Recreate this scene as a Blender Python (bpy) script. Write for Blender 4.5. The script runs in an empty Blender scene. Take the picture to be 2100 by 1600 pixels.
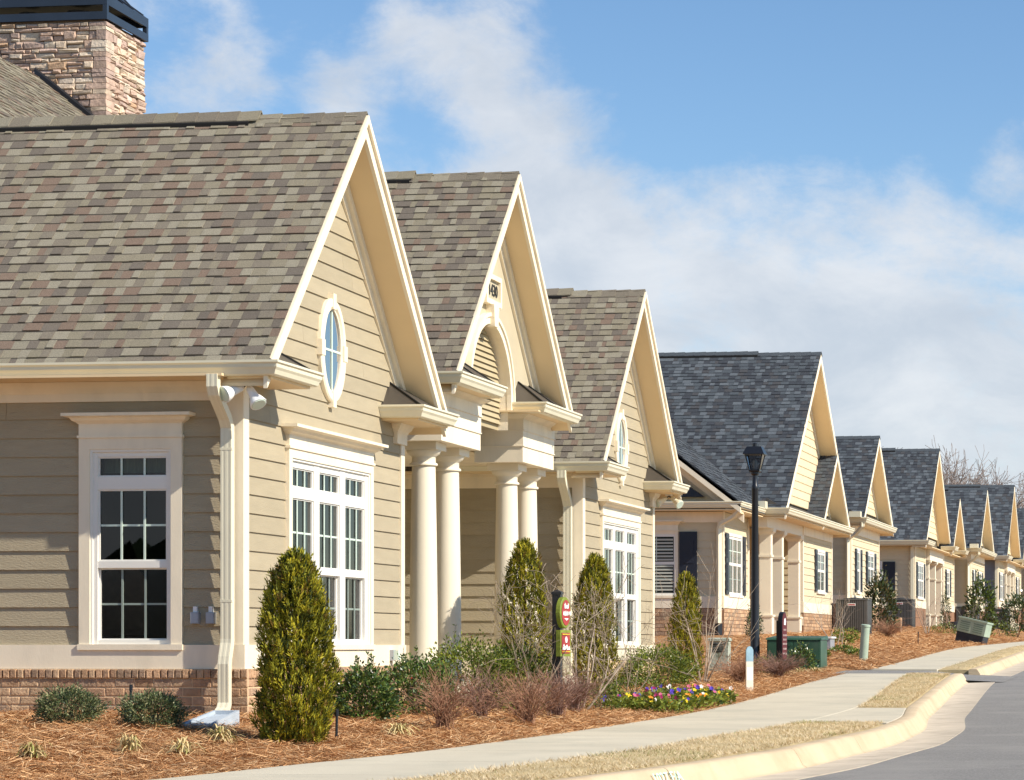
import bpy, math, random
import numpy as np
from mathutils import Vector, Matrix

rnd = random.Random(7)
SC = bpy.context.scene
COL = SC.collection

# ------------------------------------------------------------------ camera
cam_d = bpy.data.cameras.new("camera")
cam = bpy.data.objects.new("camera", cam_d)
COL.objects.link(cam)
cam.location = (0, 0, 1.6)
cam.rotation_euler = (math.radians(90), 0, math.radians(7.5))
cam_d.sensor_width = 36.0
cam_d.lens = 92.57
cam_d.shift_x = -0.3467
cam_d.shift_y = 0.25
cam_d.clip_end = 3000
SC.camera = cam

# ------------------------------------------------------------------ world: clear sky with fair weather clouds
SUN_DIR = Vector((0.40, -0.112, 0.335)).normalized()      # towards the sun
SUN_EL = math.asin(SUN_DIR.z)
SUN_AZ = math.atan2(SUN_DIR.x, SUN_DIR.y)
world = bpy.data.worlds.new("World")
SC.world = world
world.use_nodes = True
wn, wl = world.node_tree.nodes, world.node_tree.links
wn.clear()
def wnode(t, **k):
    n = wn.new(t)
    for a, b in k.items(): setattr(n, a, b)
    return n
w_out = wnode("ShaderNodeOutputWorld")
w_bg = wnode("ShaderNodeBackground"); w_bg.inputs[1].default_value = 0.095
w_sky = wnode("ShaderNodeTexSky", sky_type='NISHITA', sun_disc=False)
w_sky.sun_elevation = SUN_EL; w_sky.sun_rotation = SUN_AZ
w_sky.altitude = 300; w_sky.air_density = 1.0; w_sky.dust_density = 0.0; w_sky.ozone_density = 3.0
w_hs = wnode("ShaderNodeHueSaturation"); w_hs.inputs['Saturation'].default_value = 1.10; w_hs.inputs['Value'].default_value = 1.14
wl.new(w_sky.outputs[0], w_hs.inputs['Color'])
w_tc = wnode("ShaderNodeTexCoord")
def wmath(op, a, b=None, c=None):
    n = wnode("ShaderNodeMath", operation=op)
    for i, x in enumerate((a, b, c)):
        if x is None: continue
        if isinstance(x, (int, float)): n.inputs[i].default_value = x
        else: wl.new(x, n.inputs[i])
    return n.outputs[0]
def wnoise(scale, detail, rough, sc=(1, 1, 1), loc=(0, 0, 0), dist=0.0):
    m = wnode("ShaderNodeMapping"); m.inputs['Scale'].default_value = sc; m.inputs['Location'].default_value = loc
    wl.new(w_tc.outputs['Generated'], m.inputs['Vector'])
    n = wnode("ShaderNodeTexNoise"); n.inputs['Scale'].default_value = scale
    n.inputs['Detail'].default_value = detail; n.inputs['Roughness'].default_value = rough; n.inputs['Distortion'].default_value = dist
    wl.new(m.outputs[0], n.inputs['Vector'])
    return n.outputs[0]
def wdot(v):
    n = wnode("ShaderNodeVectorMath", operation='DOT_PRODUCT'); n.inputs[1].default_value = v
    wl.new(w_tc.outputs['Generated'], n.inputs[0]); return n.outputs['Value']
def wsmooth(x, lo, hi):
    n = wnode("ShaderNodeMapRange", interpolation_type='SMOOTHSTEP'); n.inputs['From Min'].default_value = lo; n.inputs['From Max'].default_value = hi
    wl.new(x, n.inputs['Value']); return n.outputs[0]
def sky_dir(az_deg, el_deg):                    # azimuth clockwise from +Y
    a, e = math.radians(az_deg), math.radians(el_deg)
    return Vector((math.sin(a)*math.cos(e), math.cos(a)*math.cos(e), math.sin(e)))
# a long cloud bank whose upper rim is a great circle, torn by noise; loose puffs above it
d_a, d_b = sky_dir(-14.6, 10.9), sky_dir(-5.6, 7.5)
bank_n = d_b.cross(d_a).normalized()
if bank_n.z > 0: bank_n = -bank_n
n_big = wnoise(8.0, 8, 0.58, (1, 1, 1.7), (3.1, 0.4, 1.2), 0.5)
n_fine = wnoise(30.0, 8, 0.66, (1, 1, 1.5), (0.3, 2.0, 5.0), 0.2)
bank = wmath('MULTIPLY_ADD', wdot(bank_n), 7.5, 0.20)
bank = wmath('MINIMUM', bank, 0.34)
bank = wmath('MAXIMUM', bank, -0.27)
def puff(az, el, rad, amp):                      # one cumulus heap in the sky
    d = wdot(sky_dir(az, el))
    s = wsmooth(d, math.cos(math.radians(rad)), 1.0)
    return wmath('MULTIPLY', s, amp)
cov = wmath('ADD', n_big, bank)
for az_, el_, rad_, amp_ in ((-21.4, 11.9, 1.7, .16), (-18.2, 12.4, 2.0, .20), (-15.2, 12.4, 2.2, .22), (-3.8, 10.9, 1.9, .30),
                             (-19.3, 13.9, 1.9, -.32), (-21.8, 10.6, 3.2, -.30), (-18.4, 10.7, 2.8, -.24), (-22.6, 13.2, 1.6, -.22), (-10.5, 12.8, 5.0, -.18)):
    cov = wmath('ADD', cov, puff(az_, el_, rad_, amp_))
cov = wmath('ADD', cov, wmath('MULTIPLY', wmath('SUBTRACT', n_fine, 0.5), 0.55))
mask = wsmooth(cov, 0.44, 0.80)
n_sh = wnoise(14.0, 8, 0.6, (1, 1, 2.0), (7, 1, 2), 0.4)
shade = wmath('ADD', wmath('MULTIPLY', cov, -0.38), wmath('MULTIPLY_ADD', n_sh, 1.1, 0.40))
shade = wsmooth(shade, 0.40, 0.95)
w_cc = wnode("ShaderNodeMix", data_type='RGBA')
wl.new(shade, w_cc.inputs['Factor'])
w_cc.inputs[6].default_value = (4.7, 5.15, 5.8, 1)
w_cc.inputs[7].default_value = (6.6, 6.75, 7.0, 1)
w_mix = wnode("ShaderNodeMix", data_type='RGBA')
wl.new(wmath('MULTIPLY', mask, 0.88), w_mix.inputs['Factor'])
wl.new(w_hs.outputs[0], w_mix.inputs[6]); wl.new(w_cc.outputs[2], w_mix.inputs[7])
wl.new(w_mix.outputs[2], w_bg.inputs[0]); wl.new(w_bg.outputs[0], w_out.inputs[0])

# ------------------------------------------------------------------ sun
sun_d = bpy.data.lights.new("sun", 'SUN'); sun_d.energy = 5.0; sun_d.angle = math.radians(0.53); sun_d.color = (1.0, 0.93, 0.81)
sun = bpy.data.objects.new("sun", sun_d); COL.objects.link(sun)
sun.rotation_euler = SUN_DIR.to_track_quat('Z', 'Y').to_euler(); sun.location = (30, -10, 40)
SC.view_settings.view_transform = 'Standard'; SC.view_settings.look = 'None'
SC.view_settings.exposure = 0.42; SC.view_settings.gamma = 1.0
SC.render.engine = 'CYCLES'
SC.cycles.use_denoising = True
SC.cycles.max_bounces = 8
SC.cycles.transparent_max_bounces = 12

# ------------------------------------------------------------------ helpers
WM = {}
def reg(o, parent=None, world_m=None, kind=None, label=None):
    COL.objects.link(o)
    if parent is not None:
        o.parent = parent; o.matrix_parent_inverse = WM[parent.name].inverted()
    WM[o.name] = world_m if world_m is not None else Matrix()
    if kind: o["kind"] = kind
    if label: o["label"] = label
    return o
def thing(name, label, cat, loc=(0, 0, 0), group=None):
    o = bpy.data.objects.new(name, None); o.empty_display_size = 0.2
    o.location = loc
    reg(o, None, Matrix.Translation(loc))
    o["label"] = label; o["category"] = cat
    if group: o["group"] = group
    return o
def tag(o, label, cat, group=None):
    o["label"] = label; o["category"] = cat
    if group: o["group"] = group
    return o
def piece(name, me, parent, M):                  # shared mesh, own place
    o = bpy.data.objects.new(name, me); o.matrix_basis = M
    return reg(o, parent, M)

class MB:
    def __init__(s): s.v = []; s.f = []; s.m = []
    def add(s, pts, faces, mi=0):
        b = len(s.v); s.v += [tuple(p) for p in pts]
        for fc in faces: s.f.append([b+i for i in fc]); s.m.append(mi)
    def poly(s, pts, mi=0): s.add(pts, [list(range(len(pts)))], mi)
    def hexa(s, p, mi=0):
        s.add(p, [(3, 2, 1, 0), (4, 5, 6, 7), (0, 1, 5, 4), (1, 2, 6, 5), (2, 3, 7, 6), (3, 0, 4, 7)], mi)
    def box(s, x0, x1, y0, y1, z0, z1, mi=0):
        s.hexa([(x0, y0, z0), (x1, y0, z0), (x1, y1, z0), (x0, y1, z0), (x0, y0, z1), (x1, y0, z1), (x1, y1, z1), (x0, y1, z1)], mi)
    def prism(s, a, b, mi=0):                    # two matching outlines
        n = len(a); base = len(s.v); s.v += [tuple(p) for p in a] + [tuple(p) for p in b]
        s.f.append([base+i for i in range(n)][::-1]); s.m.append(mi)
        s.f.append([base+n+i for i in range(n)]); s.m.append(mi)
        for i in range(n):
            j = (i+1) % n
            s.f.append([base+i, base+j, base+n+j, base+n+i]); s.m.append(mi)
    def loft(s, rings, mi=0, caps=True, closed=True):
        n = len(rings[0]); base = len(s.v)
        for r in rings: s.v += [tuple(p) for p in r]
        for k in range(len(rings)-1):
            for i in range(n if closed else n-1):
                j = (i+1) % n
                s.f.append([base+k*n+i, base+k*n+j, base+(k+1)*n+j, base+(k+1)*n+i]); s.m.append(mi)
        if caps:
            s.f.append([base+i for i in range(n)][::-1]); s.m.append(mi)
            s.f.append([base+(len(rings)-1)*n+i for i in range(n)]); s.m.append(mi)
    def sweep(s, path, prof, z, mi=0):           # path in XY, profile (out to the right, up), mitred
        rings = []
        P = [Vector(p) for p in path]
        for i, p in enumerate(P):
            ns = []
            if i > 0: d = (P[i]-P[i-1]).normalized(); ns.append(Vector((d.y, -d.x)))
            if i < len(P)-1: d = (P[i+1]-P[i]).normalized(); ns.append(Vector((d.y, -d.x)))
            m = ns[0] if len(ns) == 1 else (ns[0]+ns[1])/(1+ns[0].dot(ns[1]))
            rings.append([(p.x+m.x*o, p.y+m.y*o, z+h) for o, h in prof])
        s.loft(rings, mi)
    def tube(s, pts, rad, n=8, mi=0, caps=True):
        P = [Vector(p) for p in pts]; rings = []
        for i, p in enumerate(P):
            d = (P[min(i+1, len(P)-1)]-P[max(i-1, 0)]).normalized()
            a = d.cross(Vector((0, 0, 1)));
            if a.length < 1e-3: a = Vector((1, 0, 0))
            a.normalize(); b = d.cross(a)
            r = rad[i] if isinstance(rad, (list, tuple)) else rad
            rings.append([p+(a*math.cos(2*math.pi*k/n)+b*math.sin(2*math.pi*k/n))*r for k in range(n)])
        s.loft(rings, mi, caps)
    def lathe(s, cx, cy, prof, n=24, mi=0):
        s.loft([[(cx+r*math.cos(2*math.pi*k/n), cy+r*math.sin(2*math.pi*k/n), z) for k in range(n)] for r, z in prof], mi)
    def mesh(s, name, mats):
        me = bpy.data.meshes.new(name); me.from_pydata(s.v, [], s.f)
        for m in (mats if isinstance(mats, (list, tuple)) else [mats]): me.materials.append(m)
        if any(s.m): me.polygons.foreach_set('material_index', s.m)
        return me
    def obj(s, name, mats, parent=None, smooth=False, kind=None, label=None):
        me = s.mesh(name, mats)
        if smooth:
            me.polygons.foreach_set('use_smooth', [True]*len(s.f))
            try: me.set_sharp_from_angle(angle=math.radians(38))
            except Exception: pass
        return reg(bpy.data.objects.new(name, me), parent, None, kind, label)

def np_quads(name, V, mats, mi, parent=None, kind=None):
    """V (n,4,3) free quads"""
    n = len(V); me = bpy.data.meshes.new(name)
    me.vertices.add(n*4); me.vertices.foreach_set('co', np.ascontiguousarray(V, dtype=np.float32).ravel())
    me.loops.add(n*4); me.loops.foreach_set('vertex_index', np.arange(n*4, dtype=np.int32))
    me.polygons.add(n); me.polygons.foreach_set('loop_start', np.arange(0, n*4, 4, dtype=np.int32))
    try: me.polygons.foreach_set('loop_total', np.full(n, 4, dtype=np.int32))
    except Exception: pass
    for m in mats: me.materials.append(m)
    me.polygons.foreach_set('material_index', np.asarray(mi, dtype=np.int32))
    me.update(); me.validate()
    return reg(bpy.data.objects.new(name, me), parent, None, kind)

# ------------------------------------------------------------------ materials
def Mt(name, col, rough=0.6, var=0.08, vscale=5.0, bump=0.0, bscale=60.0, spec=0.3, rn=0.0, stretch=(1, 1, 1), metal=0.0, col2=None, c2scale=2.0, c2lo=0.5, c2hi=0.65, trans=0.0):
    m = bpy.data.materials.new(name); m.use_nodes = True
    nt = m.node_tree; N = nt.nodes; L = nt.links
    b = N['Principled BSDF']; b.inputs['Roughness'].default_value = rough; b.inputs['Metallic'].default_value = metal
    b.inputs['Specular IOR Level'].default_value = spec
    geo = N.new('ShaderNodeNewGeometry'); mp = N.new('ShaderNodeMapping'); mp.inputs['Scale'].default_value = stretch
    L.new(geo.outputs['Position'], mp.inputs['Vector'])
    def noise(sc, det=4, ro=0.55):
        n = N.new('ShaderNodeTexNoise'); n.inputs['Scale'].default_value = sc; n.inputs['Detail'].default_value = det; n.inputs['Roughness'].default_value = ro
        L.new(mp.outputs[0], n.inputs['Vector']); return n.outputs[0]
    mix = N.new('ShaderNodeMix'); mix.data_type = 'RGBA'
    mr = N.new('ShaderNodeMapRange'); mr.inputs['From Min'].default_value = 0.3; mr.inputs['From Max'].default_value = 0.7
    L.new(noise(vscale), mr.inputs['Value']); L.new(mr.outputs[0], mix.inputs['Factor'])
    mix.inputs[6].default_value = tuple(max(0, c*(1-var)) for c in col)+(1,)
    mix.inputs[7].default_value = tuple(min(1, c*(1+var)) for c in col)+(1,)
    out = mix.outputs[2]
    if col2 is not None:
        mx = N.new('ShaderNodeMix'); mx.data_type = 'RGBA'
        mr2 = N.new('ShaderNodeMapRange'); mr2.inputs['From Min'].default_value = c2lo; mr2.inputs['From Max'].default_value = c2hi
        L.new(noise(c2scale, 6, 0.6), mr2.inputs['Value']); L.new(mr2.outputs[0], mx.inputs['Factor'])
        L.new(out, mx.inputs[6]); mx.inputs[7].default_value = tuple(col2)+(1,); out = mx.outputs[2]
    if rn > 0:
        oi = N.new('ShaderNodeObjectInfo'); r2 = N.new('ShaderNodeMapRange')
        r2.inputs['To Min'].default_value = 1-rn; r2.inputs['To Max'].default_value = 1+rn
        L.new(oi.outputs['Random'], r2.inputs['Value'])
        hs = N.new('ShaderNodeHueSaturation'); L.new(r2.outputs[0], hs.inputs['Value']); L.new(out, hs.inputs['Color']); out = hs.outputs[0]
    L.new(out, b.inputs['Base Color'])
    if bump > 0:
        bp = N.new('ShaderNodeBump'); bp.inputs['Strength'].default_value = bump; bp.inputs['Distance'].default_value = 0.02
        L.new(noise(bscale, 5, 0.6), bp.inputs['Height']); L.new(bp.outputs[0], b.inputs['Normal'])
    if trans > 0:
        tr = N.new('ShaderNodeBsdfTranslucent'); L.new(out, tr.inputs['Color'])
        ms = N.new('ShaderNodeMixShader'); ms.inputs[0].default_value = trans
        L.new(b.outputs[0], ms.inputs[1]); L.new(tr.outputs[0], ms.inputs[2]); L.new(ms.outputs[0], N['Material Output'].inputs[0])
    return m
def glass_mat(name, tint, refl, rough=0.01, base=None):
    m = bpy.data.materials.new(name); m.use_nodes = True
    N = m.node_tree.nodes; L = m.node_tree.links; N.remove(N['Principled BSDF'])
    if base is None:
        t = N.new('ShaderNodeBsdfTransparent'); t.inputs[0].default_value = (*tint, 1)
    else:
        t = N.new('ShaderNodeBsdfDiffuse'); t.inputs[0].default_value = (*base, 1)
    g = N.new('ShaderNodeBsdfGlossy'); g.inputs['Roughness'].default_value = rough; g.inputs[0].default_value = (1, 1, 1, 1)
    lw = N.new('ShaderNodeFresnel'); lw.inputs[0].default_value = 1.5
    a = N.new('ShaderNodeMath'); a.operation = 'MULTIPLY_ADD'; a.inputs[1].default_value = 1.0; a.inputs[2].default_value = refl
    L.new(lw.outputs[0], a.inputs[0])
    ms = N.new('ShaderNodeMixShader'); L.new(a.outputs[0], ms.inputs[0]); L.new(t.outputs[0], ms.inputs[1]); L.new(g.outputs[0], ms.inputs[2])
    L.new(ms.outputs[0], N['Material Output'].inputs[0])
    return m

m_side = Mt('taupe_siding', (0.408, 0.343, 0.233), 0.7, 0.05, 3, 0.5, 30, 0.2, 0.06, (1, 1, 5))
m_sidx = Mt('taupe_siding_front', (0.408, 0.343, 0.233), 0.7, 0.05, 3, 0.35, 30, 0.2, 0.055, (1, 1, 5))
m_back = Mt('sheathing', (0.12, 0.10, 0.07), 0.9)
m_trim = Mt('cream_trim', (0.86, 0.755, 0.575), 0.5, 0.04, 2, 0.08, 40, 0.3, 0.02, (2.2, 2.2, 0.7), col2=(0.72, 0.635, 0.485), c2scale=1.4, c2lo=0.48, c2hi=0.78)
m_gut = Mt('cream_gutter', (0.76, 0.70, 0.52), 0.35, 0.03, 2, 0, 40, 0.5, col2=(0.68, 0.62, 0.46), c2scale=2.5, c2lo=0.55, c2hi=0.8)
m_sof = Mt('bounce_tinted_soffit', (0.78, 0.60, 0.36), 0.6, 0.03, 2)  # trim paint with the warm bounced light put into its colour
m_vinyl = Mt('white_vinyl', (0.80, 0.77, 0.70), 0.4, 0.02, 3, 0, 40, 0.4)
m_munt = Mt('pale_muntin', (0.62, 0.72, 0.62), 0.4, 0.02)
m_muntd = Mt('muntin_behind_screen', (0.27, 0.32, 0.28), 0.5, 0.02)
m_glass = glass_mat('window_glass', (0.50, 0.56, 0.55), 0.0)
m_screen = glass_mat('screened_glass', (0.42, 0.43, 0.43), 0.0, 0.12)
m_oval = glass_mat('oval_glass', (0.03, 0.05, 0.10), 0.38, 0.0, base=(0.02, 0.03, 0.05))
m_room = Mt('dim_room', (0.014, 0.012, 0.010), 0.9)
m_curt = Mt('sage_curtain', (0.045, 0.06, 0.05), 0.9, 0.5, 9, stretch=(1, 1, 0.1))
m_val = Mt('cream_valance', (0.42, 0.42, 0.30), 0.9, 0.2, 14, stretch=(1, 1, 0.2))
m_wicker = Mt('tan_upholstery', (0.40, 0.22, 0.12), 0.8, 0.15, 12)
m_metalcap = Mt('bronze_metal', (0.13, 0.115, 0.10), 0.38, 0.08, 4, metal=0.55, spec=0.5)
m_black = Mt('black_metal', (0.012, 0.013, 0.017), 0.35, 0.1, 4, spec=0.5)
m_blue = Mt('dark_blue_metal', (0.022, 0.032, 0.052), 0.38, 0.15, 3, spec=0.5)
m_vent = Mt('black_vent', (0.012, 0.011, 0.010), 0.8)
m_white = Mt('white_enamel', (0.82, 0.82, 0.80), 0.35, 0.02, spec=0.5)
m_greybox = Mt('grey_metal_box', (0.36, 0.38, 0.42), 0.4, 0.05, 5, metal=0.3, spec=0.5)
bricks_m = [Mt('brick_%s' % n, c, 0.85, 0.22, 16, 0.6, 45, 0.15, 0.16) for n, c in
            (('brown', (0.47, 0.295, 0.175)), ('umber', (0.37, 0.25, 0.165)), ('tan', (0.55, 0.37, 0.225)), ('red', (0.43, 0.27, 0.165)))]
m_mortar = Mt('sandy_mortar', (0.70, 0.51, 0.31), 0.95, 0.1, 8, 0.4, 80)
stones_m = [Mt('stone_%s' % n, c, 0.88, 0.2, 7, 0.9, 22, 0.15, 0.12) for n, c in
            (('pink', (0.52, 0.37, 0.285)), ('buff', (0.60, 0.47, 0.35)), ('mauve', (0.46, 0.335, 0.275)), ('cream', (0.62, 0.51, 0.40)), ('rust', (0.50, 0.33, 0.21)))]
m_stonegap = Mt('stone_joint', (0.24, 0.165, 0.12), 0.95)
sh_tan = [Mt('shingle_%s' % n, c, 0.9, 0.30, 130, 0.6, 240, 0.12, 0.09) for n, c in
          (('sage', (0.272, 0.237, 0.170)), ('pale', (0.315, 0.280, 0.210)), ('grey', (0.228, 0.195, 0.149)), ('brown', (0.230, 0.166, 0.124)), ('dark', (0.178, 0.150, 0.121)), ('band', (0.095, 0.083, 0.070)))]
sh_tan_w = [30, 20, 24, 15, 11]
sh_blue = [Mt('slate_shingle_%s' % n, c, 0.85, 0.25, 60, 0.5, 120, 0.2) for n, c in
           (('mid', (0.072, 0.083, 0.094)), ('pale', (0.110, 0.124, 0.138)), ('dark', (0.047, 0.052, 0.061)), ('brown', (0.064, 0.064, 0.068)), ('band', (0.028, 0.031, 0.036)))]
sh_blue_w = [40, 18, 30, 12]
m_yel = Mt('pale_yellow_siding', (0.62, 0.53, 0.36), 0.7, 0.05, 3, 0.3, 30, 0.2, 0.03, (1, 1, 5))
m_shake = Mt('cream_shake', (0.70, 0.57, 0.37), 0.7, 0.06, 8, 0.3, 60, 0.2, 0.03)
m_shut = Mt('navy_shutter', (0.016, 0.020, 0.032), 0.4, 0.1, spec=0.5)
m_dglass = glass_mat('dark_window_glass', (0, 0, 0), 0.0, 0.03, base=(0.030, 0.040, 0.036))
m_blind = Mt('louvre_shutter', (0.45, 0.46, 0.40), 0.6, 0.05)
m_colm = Mt('column_paint', (0.80, 0.715, 0.56), 0.5, 0.03, 1.5, 0.06, 30, 0.3)

# ------------------------------------------------------------------ terrain heights
_PY = [-60, -20, 0, 10, 17, 20, 27, 32, 41, 46, 61.5, 84, 130, 220, 900]
_PZ = [-1.2, -.35, .15, .48, .70, .76, .77, .81, 1.08, 1.14, 1.53, 1.72, 1.95, 2.2, 2.6]
_ys = np.arange(-60, 900, 0.5)
_zz = np.convolve(np.pad(np.interp(_ys, _PY, _PZ), 6, mode='edge'), np.ones(13)/13, 'valid')
def prof(Y): return np.interp(Y, _ys, _zz)
def hz(Y): return np.interp(Y, [0, 38, 44, 52, 60, 68, 84, 110, 140], [.94, .96, 1.2, 1.75, 1.88, 2.05, 2.2, 2.4, 2.5])
def xsi(Y): return np.interp(Y, [-60, 6, 12, 14, 16.5, 17.6, 20, 23, 27, 32, 41, 43.6, 46, 60, 140, 900], [-40, -14, -9.5, -8.3, -7.04, -6.7, -6.1, -5.98, -6.0, -6.0, -6.05, -6.1, -6.05, -6.0, -6.0, -6.0])
def xso(Y): return np.interp(Y, [-60, 6, 12, 14, 16.5, 17.9, 20.2, 26, 32, 43.6, 46, 60, 140, 900], [-38, -12.2, -7.6, -6.6, -5.36, -5.0, -4.5, -4.28, -4.32, -5.05, -4.85, -4.8, -4.8, -4.8])
def xk(Y): return np.interp(Y, [-60, 6, 12, 14, 16.8, 18.3, 20.5, 25, 29, 32, 43.6, 46, 60, 140, 900], [-37, -11, -6.6, -5.5, -4.35, -3.85, -3.45, -3.27, -3.42, -3.72, -4.3, -4.3, -4.25, -4.2, -4.2])
def G(X, Y):
    p = prof(Y); xi = xsi(Y); xh = np.interp(Y, [40, 50], [-8.4, -9.6])
    t = np.clip((xi-X)/np.maximum(xi-xh, .3), 0, 1)**1.5
    s = np.clip((Y-15.5)/6.5, 0, 1); s = s*s*(3-2*s)
    return p+(hz(Y)-p)*t*s
def g1(X, Y): return float(G(np.float64(X), np.float64(Y)))
# ================================================================== GROUND
def _smooth(fn, win=9):
    ya = np.arange(-60, 300, 0.2); xa = fn(ya)
    xa = np.convolve(np.pad(xa, win//2, mode='edge'), np.ones(win)/win, 'valid')
    return lambda Y: np.interp(Y, ya, xa)
xsi, xso, xk = _smooth(xsi), _smooth(xso), _smooth(xk)
nrng = np.random.default_rng(5)
def wob(X, Y, sc=1.0):
    return (np.sin(X*3.1*sc+Y*1.7*sc)+np.sin(X*5.3*sc-Y*4.1*sc+1.3)+np.sin(Y*7.7*sc+X*2.2*sc+.4)*.6+np.sin(X*11*sc+Y*9*sc)*.4)/3.0

m_terr = Mt('winter_turf', (0.46, 0.36, 0.20), 0.95, 0.2, 1.5, 0.5, 30, 0.1)
m_field = Mt('rough_field', (0.32, 0.25, 0.14), 0.95, 0.25, 1.2, 0.5, 20, 0.1)
m_straw0 = Mt('pine_straw_mat', (0.39, 0.205, 0.092), 0.95, 0.35, 22, 1.0, 60, 0.1, col2=(0.19, 0.098, 0.05), c2scale=7, c2lo=0.48, c2hi=0.7)
m_conc = Mt('pale_concrete', (0.54, 0.485, 0.375), 0.9, 0.06, 1.2, 0.25, 90, 0.15, 0.03, col2=(0.43, 0.40, 0.315), c2scale=0.9, c2lo=0.5, c2hi=0.75)
m_kerb = Mt('tan_kerb_concrete', (0.57, 0.45, 0.30), 0.9, 0.08, 2.2, 0.35, 70, 0.15, 0.03, col2=(0.47, 0.36, 0.23), c2scale=1.6, c2lo=0.5, c2hi=0.72)
m_asph = Mt('asphalt', (0.26, 0.247, 0.23), 0.92, 0.28, 45, 0.8, 120, 0.2, col2=(0.32, 0.30, 0.275), c2scale=0.9, c2lo=0.45, c2hi=0.70)
m_pan = Mt('gutter_pan', (0.50, 0.425, 0.33), 0.9, 0.10, 3.0, 0.4, 70, 0.15, 0.03, col2=(0.38, 0.32, 0.25), c2scale=2.2, c2lo=0.48, c2hi=0.72)
straw_ms = [Mt('needle_%s' % n, c, 0.85, 0.2, 5, spec=0.15) for n, c in
            (('rust', (0.49, 0.25, 0.108)), ('tan', (0.68, 0.41, 0.20)), ('brown', (0.33, 0.155, 0.066)), ('pale', (0.68, 0.47, 0.27)))]
dry_ms = [Mt('dry_blade_%s' % n, c, 0.85, 0.15, 5, spec=0.15) for n, c in
          (('straw', (0.66, 0.52, 0.31)), ('gold', (0.56, 0.41, 0.22)), ('green', (0.24, 0.25, 0.08)), ('bleached', (0.72, 0.60, 0.41)))]

# base terrain out to the horizon
xs = np.unique(np.concatenate([np.linspace(-700, -30, 14), np.linspace(-30, 12, 43), np.linspace(12, 700, 14)]))
ysg = np.unique(np.concatenate([np.linspace(-60, 10, 15), np.linspace(10, 150, 141), np.linspace(150, 890, 16)]))
XX, YY = np.meshgrid(xs, ysg)
ZZ = np.where(XX < xk(YY)-0.3, G(XX, YY)-0.16, prof(YY)-0.42)
mb = MB(); nx = len(xs)
mb.v = [tuple(p) for p in np.stack([XX, YY, ZZ], -1).reshape(-1, 3)]
for j in range(len(ysg)-1):
    for i in range(nx-1):
        mb.f.append([j*nx+i, j*nx+i+1, (j+1)*nx+i+1, (j+1)*nx+i]); mb.m.append(0)
mb.obj('ground', m_field, kind='structure')

# far side of the road (outside the picture): turf verge
mb = MB()
yy = np.linspace(-55, 300, 90)
mb.loft([[(9.2, y, prof(y)-0.05), (60, y, prof(y)+0.1)] for y in yy], 0, False, False)
mb.obj('verge', m_field, kind='structure')

# mulch bed of pine straw
yb = np.concatenate([np.arange(12.5, 46, 0.14), np.arange(46, 141, 0.5)])
mb = MB(); ncol = 64
rows = []
for y in yb:
    xe = xsi(y)-0.015
    if 43.7 < y < 46.3: xe = -6.4
    t = np.linspace(0, 1, ncol)**1.35
    X = xe+(-17.0-xe)*t; Y = np.full(ncol, y)
    e = np.clip((xe-X)/0.35, 0, 1)
    Z = G(X, Y)+0.012+e*(0.03+0.024*wob(X, Y))-(1-e)*0.01
    X = X+np.where(t < 0.001, 0.03*math.sin(y*5.1)+0.03*math.sin(y*13.7+1), 0)
    rows.append(np.stack([X, Y, Z], -1))
R = np.array(rows); mb.v = [tuple(p) for p in R.reshape(-1, 3)]
for j in range(len(yb)-1):
    for i in range(ncol-1):
        mb.f.append([j*ncol+i, j*ncol+i+1, (j+1)*ncol+i+1, (j+1)*ncol+i]); mb.m.append(0)
bed = mb.obj('mulch_bed', m_straw0, smooth=True, kind='structure')
def bed_z(X, Y):
    e = np.clip((xsi(Y)-X)/0.35, 0, 1)
    return G(X, Y)+0.012+e*(0.03+0.024*wob(X, Y))-(1-e)*0.01
def bz(X, Y): return float(bed_z(np.float64(X), np.float64(Y)))

def scatter_strips(n, fx, L0, L1, W0, W1, lift, tilt):
    X, Y = fx(n)
    a = nrng.uniform(0, 2*np.pi, len(X)); L = nrng.uniform(L0, L1, len(X)); W = nrng.uniform(W0, W1, len(X))
    dz = nrng.normal(0, tilt, len(X))
    D = np.stack([np.cos(a), np.sin(a), dz], -1)
    S = np.stack([-np.sin(a), np.cos(a), nrng.normal(0, .4, len(X))], -1)
    Pc = np.stack([X, Y, bed_z(X, Y)+nrng.uniform(0, lift, len(X))+np.abs(dz)*L*.5], -1)
    A = Pc-D*L[:, None]/2; B = Pc+D*L[:, None]/2; B[:, 2] -= L*0.06
    return np.stack([A-S*W[:, None]/2, A+S*W[:, None]/2, B+S*W[:, None]*.3, B-S*W[:, None]*.3], 1)
def near_bed(n):
    Y = nrng.uniform(14.5, 22.0, n); X = xsi(Y)-nrng.uniform(0, 1, n)**1.1*(4.8)
    return X, Y
def side_bed(n):
    Y = 21.5+nrng.uniform(0, 1, n)**1.4*24.0; X = xsi(Y)-nrng.uniform(-0.04, 2.5, n)
    k = ~((Y > 43.6) & (X > -6.45)); return X[k], Y[k]
def far_bed(n):
    Y = 46.3+nrng.uniform(0, 1, n)**1.5*45; X = xsi(Y)-nrng.uniform(-0.03, 3.4, n)
    return X, Y
V = np.concatenate([scatter_strips(62000, near_bed, .07, .17, .003, .0055, .035, .16),
                    scatter_strips(62000, side_bed, .07, .17, .0035, .006, .035, .16),
                    scatter_strips(26000, far_bed, .10, .22, .006, .011, .04, .16)])
np_quads('pine_straw', V, straw_ms, nrng.choice(4, len(V), p=[.42, .22, .24, .12]), None, 'stuff')

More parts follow.
